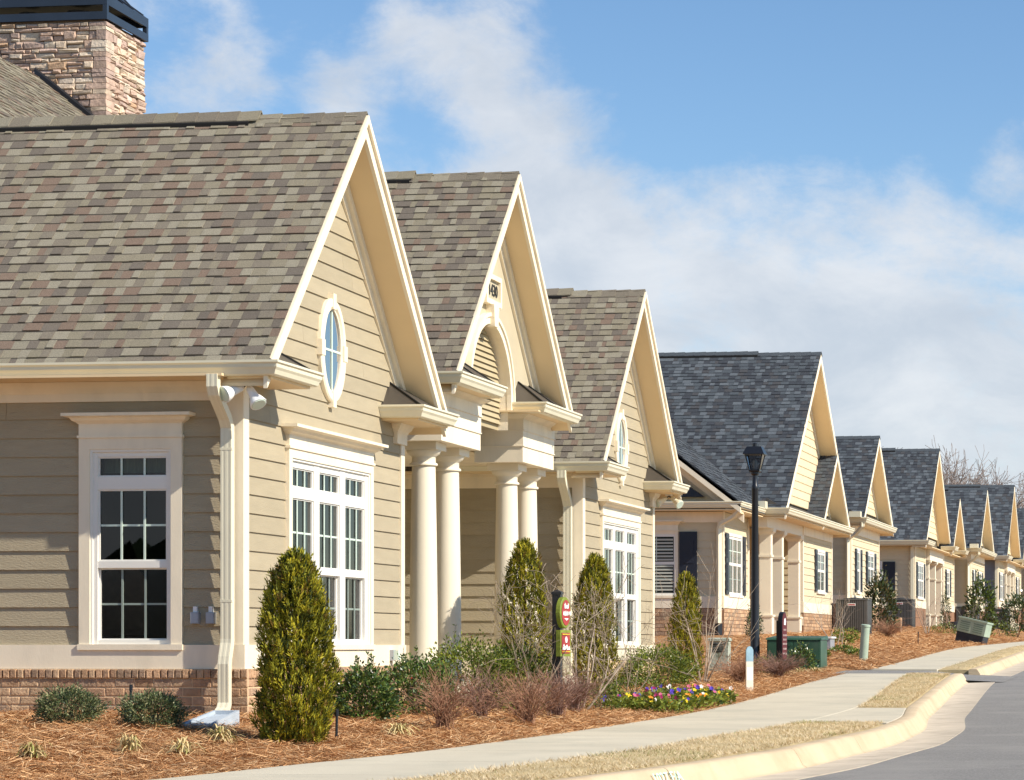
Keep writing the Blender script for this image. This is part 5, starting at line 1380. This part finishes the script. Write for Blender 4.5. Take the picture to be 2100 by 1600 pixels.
bare('bare_shrub', 'leafless twiggy shrub between the oval sign and the pansies', -6.95, 30.3, 1.30, 5, 3, 95, m_bark, .013, .7, .65, 1, gB)
bare('bare_shrub', 'pale many-stemmed leafless shrub by the slim cone evergreen', -7.55, 38.6, 1.60, 7, 2, 93, m_bark2, .018, .55, .45, 1, gB)
bare('bare_shrub', 'small leafless sapling right of the green transformer', -7.7, 53.5, 1.3, 3, 2, 94, m_bark2, .015, .7, .5, 1, gB)
bare('bare_shrub', 'leafless shrub against the brick of the wide-gabled cottage', -8.9, 61.5, 1.1, 5, 2, 96, m_bark, .012, .4, .5, 1, gB)
bare('bare_shrub', 'leafless white-barked sapling by the second air conditioner', -8.3, 76.5, 1.3, 5, 2, 97, m_bark2, .016, .4, .5, 1, gB)
bare('bare_shrub', 'leafless leaning shrub past the utility cabinet', -7.9, 82.0, 1.4, 4, 2, 98, m_bark2, .018, .8, .5, 1, gB)
def twiggy(label, x, y, w, h, n, seed, mat):
    rg = np.random.default_rng(seed); z0 = bz(x, y); t_ = thing('twig_shrub', label, 'twig shrub', (x, y, z0), 'russet twiggy bushes'); segs = []
    for k in range(n):
        a = rg.uniform(0, 2*np.pi); e = rg.uniform(.1, 1)**.7; q = np.array([x+rg.normal(0, .035), y+rg.normal(0, .035), z0-.02])
        tip = np.array([x+math.cos(a)*w/2*e, y+math.sin(a)*w/2*e, z0+h*rg.uniform(.6, 1.05)*(1-.35*e*e)])
        prev = q; m = 4
        for i in range(1, m+1):
            t = i/m; c = q+(tip-q)*np.array([t**1.5, t**1.5, t**.8])+rg.normal(0, .012, 3)
            segs.append((tuple(prev), tuple(c), .0036*(1-.6*(i-1)/m), .0036*(1-.6*i/m)))
            if i >= 2:
                for _ in range(3):
                    dd = (c-prev); dd = dd/np.linalg.norm(dd)+rg.normal(0, .6, 3); L = rg.uniform(.05, .14)
                    segs.append((tuple(c), tuple(c+dd/np.linalg.norm(dd)*L), .0019, .0011))
            prev = c
    np_quads('twigs', seg_quads(segs, 3), [mat], np.zeros(len(segs)*3), t_)
twiggy('russet twiggy bush before the dark hollies, narrow at its foot', -6.82, 22.8, .72, .50, 90, 101, m_twig)
twiggy('wide russet twiggy bush beside the sidewalk edge of the straw', -6.55, 24.7, .80, .50, 100, 102, m_twig)
twiggy('plum-brown twiggy bush behind the two russet ones', -7.15, 25.2, .75, .50, 75, 103, m_twig2)
twiggy('plum-brown twiggy bush at the foot of the oval sign post', -6.75, 26.6, .85, .50, 90, 104, m_twig2)
twiggy('brown twiggy bush between sign post and low green shrub', -6.9, 28.0, .7, .46, 75, 105, m_twig2)
twiggy('low brown twiggy bush beside the blue-topped marker', -7.0, 38.6, .8, .38, 150, 106, m_twig)
twiggy('low brown twiggy bush below the brown sign', -6.75, 40.6, .9, .36, 150, 107, m_twig2)
twiggy('low dry bush at the foot of the tall magnolia', -8.2, 66.5, 1.1, .45, 140, 108, m_twig)

# pansy bed
pan_c = [('violet', (.10, .05, .45)), ('yellow', (.80, .60, .03)), ('white', (.80, .76, .74)), ('magenta', (.34, .02, .12)), ('orange', (.78, .28, .02)), ('pink', (.62, .14, .25)), ('wine', (.13, .01, .03))]
pan_m = [Mt('petal_'+n, c, .6, .15, 30, trans=.2) for n, c in pan_c]
def bloom_mesh(m):
    s = MB(); pts = []
    for k in range(10):
        a = 2*math.pi*k/10; r = .030 if k % 2 == 0 else .021; pts.append((r*math.cos(a), r*math.sin(a), .004 if k % 2 else 0))
    s.v = [(0, 0, -.006)]+pts
    for k in range(10): s.f.append([0, 1+k, 1+(k+1) % 10]); s.m.append(0)
    return s.mesh('bloom', m)
blooms = [bloom_mesh(m) for m in pan_m]
rp = random.Random(77)
pspots = [(-6.85+.13*(i % 6)+rp.uniform(-.05, .05)+(.10 if (i//6) % 2 else 0), 29.5+.62*(i//6)+rp.uniform(-.18, .18)) for i in range(42)]
for k, (x, y) in enumerate(pspots):
    if x > float(xsi(y))-.1: x = float(xsi(y))-.14
    rg = np.random.default_rng(300+k); z0 = bz(x, y)
    ci = rp.choices(range(7), [26, 22, 12, 14, 10, 8, 8])[0]; cj = rp.choices(range(7), [26, 22, 12, 14, 10, 8, 8])[0]
    na = pan_c[ci][0]
    t_ = thing('pansy', 'pansy plant with %s blooms in the mixed flower bed by the sidewalk' % (na if ci == cj else na+' and '+pan_c[cj][0]), 'flower', (x, y, z0), 'pansies in the flower bed')
    n = 110; a = rg.uniform(0, 2*np.pi, n); rr = rg.uniform(.01, .15, n)
    P = np.stack([x+np.cos(a)*rr, y+np.sin(a)*rr, z0+rg.uniform(.01, .15, n)], -1); D = np.stack([np.cos(a), np.sin(a), rg.uniform(0, .9, n)], -1)+rg.normal(0, .3, (n, 3))
    L = rg.uniform(.04, .07, n); np_quads('foliage', leaf_quads(P, D, L, L*.6, rg), box_ms, rg.choice(3, n, p=[.35, .55, .10]), t_)
    for q in range(rp.randint(2, 3)):
        bx, by, bzz = x+rp.uniform(-.10, .10), y+rp.uniform(-.10, .10), z0+rp.uniform(.12, .20)
        nrm = Vector((rp.uniform(.1, .9), rp.uniform(-1.0, -.3), rp.uniform(.2, .9))).normalized()
        M = Matrix.Translation((bx, by, bzz)) @ nrm.to_track_quat('Z', 'Y').to_matrix().to_4x4() @ Matrix.Scale(rp.uniform(.8, 1.2), 4)
        piece('bloom', blooms[ci if q % 2 == 0 else cj], t_, M)

# far leafless trees beyond the roofs
m_fartwig = Mt('far_branches', (.28, .22, .19), .9, .1)
for k, (x, y, h, lab) in enumerate(((-24.5, 190, 9.6, 'bare tree beyond the roof of the twin-gabled cottage'), (-19.5, 200, 10.2, 'tall bare tree rising behind the distant roof ridge'), (-14.5, 195, 9.6, 'bare tree behind the farthest paired gables'), (-10.5, 205, 9.4, 'bare tree at the end of the street over the last roof'), (-21.8, 215, 10.0, 'bare tree between two taller ones behind the distant ridge'), (-16.8, 212, 10.0, 'slender bare tree just past the distant ridge'))):
    bare('bare_tree', 'grey '+lab, x, y, h, 5, 4, 120+k, m_fartwig, .16, .42, .5, 2, 'bare trees on the skyline', 'tree', .06, .016, z0=g1(x, y)-.1)

# ================================================================== STREET FURNITURE
# street lamp
lx, ly = -7.9, 45.1; lz = bz(lx, ly)-.02; zt = 4.62
lamp = thing('street_lamp', 'black lantern street lamp on a tall slim post before the wide-gabled cottage', 'street lamp', (lx, ly, lz))
mb = MB(); mb.lathe(lx, ly, [(.11, lz), (.11, lz+.06), (.085, lz+.10), (.082, lz+.5), (.075, lz+.56), (.068, lz+1.4), (.055, zt-.32), (.062, zt-.30), (.062, zt-.24), (.05, zt-.22), (.05, zt-.06), (.075, zt-.03), (.075, zt)], 14); mb.obj('post', m_black, lamp, smooth=True)
def sq(k, z): return [(lx-k, ly-k, z), (lx+k, ly-k, z), (lx+k, ly+k, z), (lx-k, ly+k, z)]
mb = MB(); mb.loft([sq(.085, zt), sq(.095, zt+.02), sq(.095, zt+.045)]); mb.obj('lantern_base', m_black, lamp)
m_frost = glass_mat('lantern_glass', (.55, .58, .62), .12, .12)
k0, k1, z0_, z1_ = .090, .148, zt+.046, zt+.30
for i in range(4):
    A, B = sq(k0, z0_), sq(k1, z1_); j = (i+1) % 4
    mb = MB(); mb.poly([A[i], A[j], B[j], B[i]]); mb.obj('lantern_pane', m_frost, lamp)
    mb = MB(); mb.tube([A[i], B[i]], .011, 6); mb.obj('lantern_rib', m_black, lamp)
mb = MB(); mb.lathe(lx, ly, [(.03, zt+.05), (.045, zt+.12), (.04, zt+.2), (.01, zt+.23)], 10); mb.obj('lamp_bulb', m_white, lamp)
mb = MB(); mb.loft([sq(.185, zt+.30), sq(.185, zt+.315), sq(.135, zt+.42), sq(.125, zt+.44), sq(.05, zt+.445)]); mb.obj('lantern_roof', m_black, lamp)
mb = MB(); mb.lathe(lx, ly, [(.045, zt+.445), (.045, zt+.50), (.02, zt+.515)], 10); mb.obj('finial', m_black, lamp)

# carved signs
m_lime = Mt('lime_green_paint', (.20, .25, .035), .6, .25, 12); m_red = Mt('red_paint', (.36, .045, .045), .55, .15, 10); m_signw = Mt('white_sign_paint', (.82, .80, .76), .6, .1, 20); m_yelp = Mt('yellow_paint', (.75, .48, .04), .6, .1)
sx, sy = -6.95, 27.45; sz = bz(sx, sy)-.03
sg = thing('garden_sign', 'black post with a green-edged red oval sign above a small square one', 'sign', (sx, sy, sz))
mb = MB(); mb.box(sx-.045, sx+.045, sy-.045, sy+.045, sz, 2.15); mb.obj('post', m_black, sg)
mb = MB(); mb.loft([[(sx-k, sy-k, z), (sx+k, sy-k, z), (sx+k, sy+k, z), (sx-k, sy+k, z)] for k, z in ((.055, 2.1505), (.055, 2.175), (.01, 2.20))]); mb.obj('post_cap', m_black, sg)
nS = Vector((.985, -.17, 0)).normalized(); rS = Vector((-nS.y, nS.x, 0)); cS = Vector((sx, sy, 0))+nS*.03
def sp(u, z, o): v = cS+rS*u+nS*o; return (v.x, v.y, z)
ov = lambda a, b, o, n=30, zc=1.955: [sp(a*math.cos(2*math.pi*i/n), zc+b*math.sin(2*math.pi*i/n), o) for i in range(n)]
mb = MB(); mb.loft([ov(.140, .168, .015), ov(.140, .168, .06), ov(.132, .160, .068)]); so = mb.obj('oval_board', m_lime, sg)
mb = MB(); mb.loft([ov(.110, .136, .0685), ov(.110, .136, .073)]); fo = mb.obj('oval_face', m_red, so)
def blob(pts, o0, mat, nm, par):
    mb = MB(); mb.prism([sp(u, z, o0) for u, z in pts], [sp(u, z, o0+.005) for u, z in pts]); mb.obj(nm, mat, par)
blob([(-.05, 2.0), (.05, 2.0), (.06, 2.045), (.04, 2.06), (.035, 2.035), (-.005, 2.03), (-.03, 2.06), (-.055, 2.04)], .0735, m_signw, 'white_emblem', so)
r_ = random.Random(9)
for i in range(5):
    u = -.085+.04*i; blob([(u, 1.925+r_.uniform(0, .012)), (u+.028, 1.922), (u+.03, 1.968+r_.uniform(0, .012)), (u+.012, 1.955), (u+.002, 1.975)], .0735, m_signw, 'carved_letter', so)
blob([(-.05, 1.888), (-.015, 1.88), (0, 1.868), (.015, 1.88), (.05, 1.888), (.04, 1.896), (-.04, 1.896)], .0735, m_signw, 'white_emblem', so)
mb = MB(); mb.hexa([sp(-.135, 1.49, .015), sp(.135, 1.49, .015), sp(.135, 1.49, .065), sp(-.135, 1.49, .065), sp(-.135, 1.77, .015), sp(.135, 1.77, .015), sp(.135, 1.77, .065), sp(-.135, 1.77, .065)]); sb = mb.obj('square_board', m_lime, sg)
rect = lambda a, b, c, d: [(a, c), (b, c), (b, d), (a, d)]
blob(rect(-.105, .105, 1.52, 1.74), .0655, m_red, 'square_face', sb)
blob(rect(-.10, .10, 1.718, 1.73), .071, m_yelp, 'stripe', sb); blob(rect(-.10, .10, 1.535, 1.547), .071, m_yelp, 'stripe', sb)
blob([(-.10, 1.56), (.10, 1.56), (.095, 1.60), (.05, 1.585), (.02, 1.615), (-.02, 1.59), (-.06, 1.62), (-.09, 1.59)], .071, m_signw, 'white_emblem', sb)
blob([(-.02, 1.635), (.02, 1.635), (.03, 1.67), (.012, 1.70), (-.012, 1.70), (-.03, 1.67)], .071, m_signw, 'white_emblem', sb)

m_dimw = Mt('faded_lettering', (.42, .30, .28), .6, .1)
m_maroon = Mt('maroon_paint', (.11, .022, .025), .5, .1)
bx, by = -7.05, 42.6; bzv = bz(bx, by)-.03
s2 = thing('garden_sign', 'black post with a narrow maroon plaque with pale lettering before the transformer', 'sign', (bx, by, bzv))
mb = MB(); mb.box(bx-.05, bx+.04, by-.05, by+.05, bzv, 2.02); mb.obj('post', m_black, s2)
n2 = Vector((.98, -.2, 0)).normalized(); r2v = Vector((-n2.y, n2.x, 0)); c2v = Vector((bx, by, 0))+n2*.06
def sp2(u, z, o): v = c2v+r2v*u+n2*o; return (v.x, v.y, z)
o2 = [(-.12, 1.36), (.12, 1.36), (.12, 1.98)]+[(.12*math.cos(math.pi*i/10), 1.98+.18*math.sin(math.pi*i/10)) for i in range(1, 10)]+[(-.12, 1.98)]
mb = MB(); mb.prism([sp2(u, z, -.05) for u, z in o2], [sp2(u, z, .02) for u, z in o2]); bd = mb.obj('board', m_black, s2)
o3 = [(u*.86, 1.38+(z-1.36)*.955) for u, z in o2]
mb = MB(); mb.prism([sp2(u, z, .0205) for u, z in o3], [sp2(u, z, .026) for u, z in o3]); mb.obj('board_face', m_maroon, bd)
for i, (z, wd) in enumerate(((1.46, .09), (1.54, .08), (1.62, .09), (1.69, .075), (1.76, .085), (1.85, .06))):
    u = -wd
    while u < wd:
        L = r_.uniform(.012, .03); mb = MB(); q = [(u, z), (min(u+L, wd), z), (min(u+L, wd), z+.03), (u, z+.03)]
        mb.prism([sp2(a, b, .0265) for a, b in q], [sp2(a, b, .030) for a, b in q]); mb.obj('carved_letter', m_dimw, bd); u += L+.012
mb = MB(); q = [(-.04, 1.95), (.03, 1.94), (.05, 2.0), (.02, 2.06), (-.03, 2.04)]; mb.prism([sp2(a, b, .0265) for a, b in q], [sp2(a, b, .030) for a, b in q]); mb.obj('white_emblem', m_signw, bd)

# transformer
m_tgreen = Mt('transformer_green', (.030, .085, .050), .45, .1, 4, spec=.4, col2=(.05, .10, .065), c2scale=3)
m_pgreen = Mt('pale_green_enamel', (.36, .44, .34), .5, .1, 5, spec=.4)
tx, ty = -7.20, 45.0; tz = bz(tx, ty)-.06
tr = thing('transformer_box', 'dark green pad-mounted transformer box behind the brown sign', 'utility box', (tx, ty, tz))
mb = MB(); mb.box(tx-.47, tx+.47, ty-.02, ty+.75, tz, tz+.58); mb.obj('cabinet', m_tgreen, tr)
mb = MB(); mb.hexa([(tx-.49, ty-.05, tz+.581), (tx+.49, ty-.05, tz+.581), (tx+.49, ty+.78, tz+.581), (tx-.49, ty+.78, tz+.581), (tx-.48, ty-.03, tz+.61), (tx+.48, ty-.03, tz+.61), (tx+.48, ty+.76, tz+.65), (tx-.48, ty+.76, tz+.65)]); mb.obj('lid', m_tgreen, tr)
for a, b in ((-.455, -.005), (.005, .455)):
    mb = MB(); mb.box(tx+a, tx+b, ty-.035, ty-.0205, tz+.04, tz+.56); mb.obj('door', m_tgreen, tr)
mb = MB(); mb.tube([(tx-.06, ty-.036, tz+.50), (tx-.06, ty-.06, tz+.50)], .035, 12); mb.obj('lock', m_tgreen, tr)
mb = MB(); mb.box(tx-.6, tx+.6, ty-.12, ty+.9, tz-.05, tz+.012); mb.obj('concrete_pad', m_conc, tr)
# low vault behind it
vx, vy = -8.0, 53.3; vz = bz(vx, vy)-.05
va = thing('utility_vault', 'low grey vault with a pale two-piece lid behind the green transformer', 'utility box', (vx, vy, vz))
mb = MB(); mb.box(vx-.27, vx+.27, vy-.3, vy+.3, vz, vz+.26); mb.obj('vault_body', m_greybox, va)
for a, b in ((-.30, -.005), (.005, .30)):
    mb = MB(); mb.box(vx+a, vx+b, vy-.33, vy+.33, vz+.261, vz+.30); mb.obj('vault_lid', m_white, va)

# weathered telephone pedestal
m_moss = Mt('mossy_pale_paint', (.42, .45, .36), .8, .15, 10, .4, 30, col2=(.16, .17, .11), c2scale=9, c2lo=.50, c2hi=.62)
px_, py_ = -8.05, 42.6; pz_ = bz(px_, py_)-.04
pd = thing('cable_pedestal', 'weathered pale green cable pedestal box among the bare twigs', 'utility box', (px_, py_, pz_))
mb = MB(); mb.box(px_-.16, px_+.16, py_-.12, py_+.12, pz_, pz_+.56); mb.obj('cabinet', m_moss, pd)
mb = MB(); mb.loft([[(px_-k, py_-k*.8, pz_+z), (px_+k, py_-k*.8, pz_+z), (px_+k, py_+k*.8, pz_+z), (px_-k, py_+k*.8, pz_+z)] for k, z in ((.178, .561), (.178, .60), (.15, .615))]); mb.obj('lid', m_moss, pd)
for i in range(5): part_box('vent_slot', ('Y', py_-.12), px_-.10, px_+.10, pz_+.38+.03*i, pz_+.395+.03*i, .0005, .004, m_vent, pd)

# marker post
mx, my = -6.42, 36.2; mz = bz(mx, my)-.04
mk = thing('marker_post', 'flat white utility marker post with a faded blue top at the sidewalk edge', 'marker post', (mx, my, mz))
m_mw = Mt('chalky_white', (.66, .60, .50), .7, .12, 9); m_mb = Mt('faded_blue', (.26, .40, .48), .7, .12, 9)
rM = Vector((.8, .6, 0)); nM = Vector((.6, -.8, 0))
def mp(u, z, o): v = Vector((mx, my, 0))+rM*u+nM*o; return (v.x, v.y, mz+z)
q = [(-.055, 0), (.055, 0), (.055, .44), (-.055, .44)]
mb = MB(); mb.prism([mp(u, z, -.012) for u, z in q], [mp(u, z, .012) for u, z in q]); mb.obj('post', m_mw, mk)
q = [(-.055, .4405), (.055, .4405), (.055, .60), (.035, .64), (0, .655), (-.035, .64), (-.055, .60)]
mb = MB(); mb.prism([mp(u, z, -.012) for u, z in q], [mp(u, z, .012) for u, z in q]); mb.obj('cap', m_mb, mk)
q = [(-.045, .18), (.045, .18), (.045, .36), (-.045, .36)]
mb = MB(); mb.prism([mp(u, z, .0125) for u, z in q], [mp(u, z, .0135) for u, z in q]); mb.obj('decal', m_signw, mk)

# pale green pipe marker
qx, qy = -6.66, 50.0; qz = bz(qx, qy)-.05
pm = thing('pipe_marker', 'leaning pale green round pipe marker on the straw slope', 'marker post', (qx, qy, qz))
mb = MB(); mb.tube([(qx, qy, qz), (qx+.05, qy, qz+.70)], [.085, .082], 18); mb.obj('tube', m_pgreen, pm, smooth=True)
mb = MB(); mb.tube([(qx+.05, qy, qz+.7005), (qx+.0515, qy, qz+.735), (qx+.053, qy, qz+.75)], [.093, .093, .07], 18); mb.obj('cap', m_pgreen, pm, smooth=True)

# leaning utility cabinet
m_dbase = Mt('dark_plastic', (.03, .035, .045), .6, .2, 5)
ux, uy = -6.55, 71.25; uz = bz(ux, uy)
ut = thing('utility_cabinet', 'leaning pale green utility cabinet on a dark base by the far sidewalk', 'utility box', (ux, uy, uz))
T = Matrix.Translation((ux, uy, uz)) @ Matrix.Rotation(math.radians(13), 4, 'Y') @ Matrix.Rotation(math.radians(-12), 4, 'Z')
def tb(nm, x0, x1, y0, y1, z0, z1, mat, top=None):
    mb = MB(); mb.box(x0, x1, y0, y1, z0, z1)
    mb.v = [tuple(T @ Vector(v)) for v in mb.v]; return mb.obj(nm, mat, ut)
tb('base', -.38, .38, -.2, .3, -.25, .24, m_dbase); cb_ = tb('cabinet', -.40, .40, -.22, .32, .2405, .60, m_pgreen); tb('lid', -.42, .42, -.24, .34, .6005, .645, m_pgreen)
m_lv = Mt('louvre_green', (.19, .25, .19), .6, .1)
for a in (-.33, .05):
    for i in range(5): tb('vent_louvre', a, a+.28, -.228, -.2205, .29+.055*i, .32+.055*i, m_lv)

# air conditioners
m_ac = Mt('ac_grey', (.12, .12, .115), .5, .1, 5, spec=.4, metal=.3); m_acd = Mt('ac_dark', (.05, .05, .05), .7, .1)
def ac(label, x, y, s=.80, h=.86):
    z = bz(x, y)-.02; t = thing('air_conditioner', label, 'air conditioner', (x, y, z), 'air conditioners beside the cottages'); k = s/2
    mb = MB(); mb.box(x-k+.03, x+k-.03, y-k+.03, y+k-.03, z+.05, z+h-.03); mb.obj('coil_core', m_acd, t)
    n = 15; mb = MB()
    for i in range(n):
        a = x-k+.05+(s-.1)*(i+.2)/n; mb.box(a, a+(s-.1)*.6/n, y-k, y-k+.028, z+.06, z+h-.04)
        b = y-k+.05+(s-.1)*(i+.2)/n; mb.box(x+k-.028, x+k, b, b+(s-.1)*.6/n, z+.06, z+h-.04)
    mb.obj('louvre_grille', m_ac, t, kind='stuff')
    for cx in (x-k+.025, x+k-.025):
        for cy in (y-k+.025, y+k-.025):
            mb = MB(); mb.box(cx-.028, cx+.028, cy-.028, cy+.028, z+.05, z+h-.035); mb.obj('corner_post', m_ac, t)
    mb = MB(); mb.box(x-k-.01, x+k+.01, y-k-.01, y+k+.01, z+h-.03, z+h); mb.obj('top_panel', m_ac, t)
    mb = MB(); mb.box(x-k-.005, x+k+.005, y-k-.005, y+k+.005, z-.1, z+.05); mb.obj('base_pan', m_acd, t)
    mb = MB(); mb.lathe(x, y, [(.26, z+h), (.26, z+h+.02), (.05, z+h+.045)], 16); mb.obj('fan_grille', m_acd, t)
    mb = MB(); mb.box(x-.10, x+.10, y-k-.006, y-k-.001, z+h-.17, z+h-.11); lp = mb.obj('label_plate', m_signw, t)
    mb = MB(); mb.box(x-.085, x+.085, y-k-.0085, y-k-.0065, z+h-.157, z+h-.128); mb.obj('label_stripe', m_red, lp)
ac('large grey air conditioner between the wide-gabled cottage and the small yellow one', -9.0, 65.8)
ac('grey air conditioner against the side of the twin-gabled cottage, past the dark magnolia', -9.75, 82.3)
ac('distant grey air conditioner beyond the columns of the twin-gabled cottage', -9.0, 97.0)
ac('farthest grey air conditioner beside the grey walled cottage', -8.9, 110.3)

# brick pier by the magnolia
ix, iy = -8.85, 73.4; iz = bz(ix, iy)-.1
pr = thing('brick_pier', 'short brick pier beside the tall dark magnolia', 'pier', (ix, iy, iz))
mb = MB(); mb.box(ix-.15, ix+.15, iy-.15, iy+.15, iz, iz+.5); mb.obj('pier_core', m_mortar, pr)
for k in range(6):
    mb = MB(); mb.box(ix-.16, ix+.16, iy-.16, iy+.16, iz+.004+k*.083, iz+.076+k*.083); mb.obj('brick_course', bricks_m[(k*2+1) % 4], pr)

# flower pot by the far columns
fx, fy = -8.9, 90.5; fz_ = bz(fx, fy)-.02
ft = thing('plant_pot', 'dark round plant pot at the columns of the twin-gabled cottage', 'pot', (fx, fy, fz_))
mb = MB(); mb.lathe(fx, fy, [(.13, fz_), (.19, fz_+.24), (.20, fz_+.28)], 14); mb.obj('pot', m_dbase, ft, smooth=True)
mb = MB(); mb.lathe(fx, fy, [(.215, fz_+.2805), (.215, fz_+.31)], 14); mb.obj('rim', m_dbase, ft)

# splash block under the downspout
bxx, byy = -8.15, 20.72; bzz_ = bz(bxx, byy)+.045
sbk = thing('splash_block', 'pale bluish concrete splash block under the cream downspout', 'splash block', (bxx, byy, bzz_))
m_spl = Mt('bluish_concrete', (.42, .47, .52), .8, .1, 7, .2, 60)
dS = Vector((.04, -1, 0)).normalized(); wS = Vector((-dS.y, dS.x, 0))
def bs(a, b, z): v = Vector((bxx, byy, bzz_))+dS*a+wS*b; return (v.x, v.y, v.z+z-.10*a)
HL, H0, H1 = .33, .11, .135
mb = MB(); mb.hexa([bs(-HL, -H0, -.12), bs(-HL, H0, -.12), bs(HL, H1, -.12), bs(HL, -H1, -.12), bs(-HL, -H0, .02), bs(-HL, H0, .02), bs(HL, H1, .01), bs(HL, -H1, .01)]); mb.obj('tray', m_spl, sbk)
for sgn in (-1, 1):
    a0, a1 = sgn*H0, sgn*H1; b0, b1 = sgn*(H0-.025), sgn*(H1-.025)
    mb = MB(); mb.hexa([bs(-HL, b0, .021), bs(-HL, a0, .021), bs(HL, a1, .011), bs(HL, b1, .011), bs(-HL, b0, .05), bs(-HL, a0, .05), bs(HL, a1, .035), bs(HL, b1, .035)]); mb.obj('side_rim', m_spl, sbk)
mb = MB(); mb.hexa([bs(-HL-.03, -H0, -.1), bs(-HL-.03, H0, -.1), bs(-HL-.001, H0, -.1), bs(-HL-.001, -H0, -.1), bs(-HL-.03, -H0, .051), bs(-HL-.03, H0, .051), bs(-HL-.001, H0, .051), bs(-HL-.001, -H0, .051)]); mb.obj('back_rim', m_spl, sbk)

# garden stakes (irrigation risers)
for x, y, h, lab in ((-8.78, 20.55, .30, 'thin black irrigation stake between the two round shrubs'), (-6.95, 20.3, .26, 'thin black irrigation stake at the foot of the golden cone evergreen'), (-7.0, 62.5, .3, 'thin black stake on the far straw slope')):
    z = bz(x, y); t = thing('garden_stake', lab, 'stake', (x, y, z))
    mb = MB(); mb.tube([(x, y, z-.05), (x+.006, y, z+h-.05)], .011, 7); mb.obj('riser', m_black, t)
    mb = MB(); mb.tube([(x+.006, y, z+h-.0495), (x+.007, y, z+h)], [.016, .014], 8); mb.obj('nozzle', m_black, t)

# woodland added out of view, for window reflections and to cut low sky light
rg = np.random.default_rng(500); n = 8000
az = np.radians(rg.uniform(35, 262, n)); R0 = rg.uniform(38, 56, n)
hh = (4.2+1.2*np.sin(az*9)+.9*np.sin(az*23+1)+.8*np.sin(az*41))
zz0 = rg.uniform(0, 1, n)**.8*hh
P = np.stack([np.sin(az)*R0, np.cos(az)*R0, zz0-.5], -1)
D = rg.normal(size=(n, 3)); L = rg.uniform(.9, 2.0, n)
wood_ms = [leafmat('wood_dark', (.035, .055, .022), .6, .2, .1), leafmat('wood_mid', (.065, .085, .03), .6, .2, .1), leafmat('wood_brown', (.12, .095, .06), .7, .2, .1)]
np_quads('unseen_woodland', leaf_quads(P, D, L, L*.8, rg), wood_ms, rg.choice(3, n, p=[.45, .35, .2]), None, 'stuff')
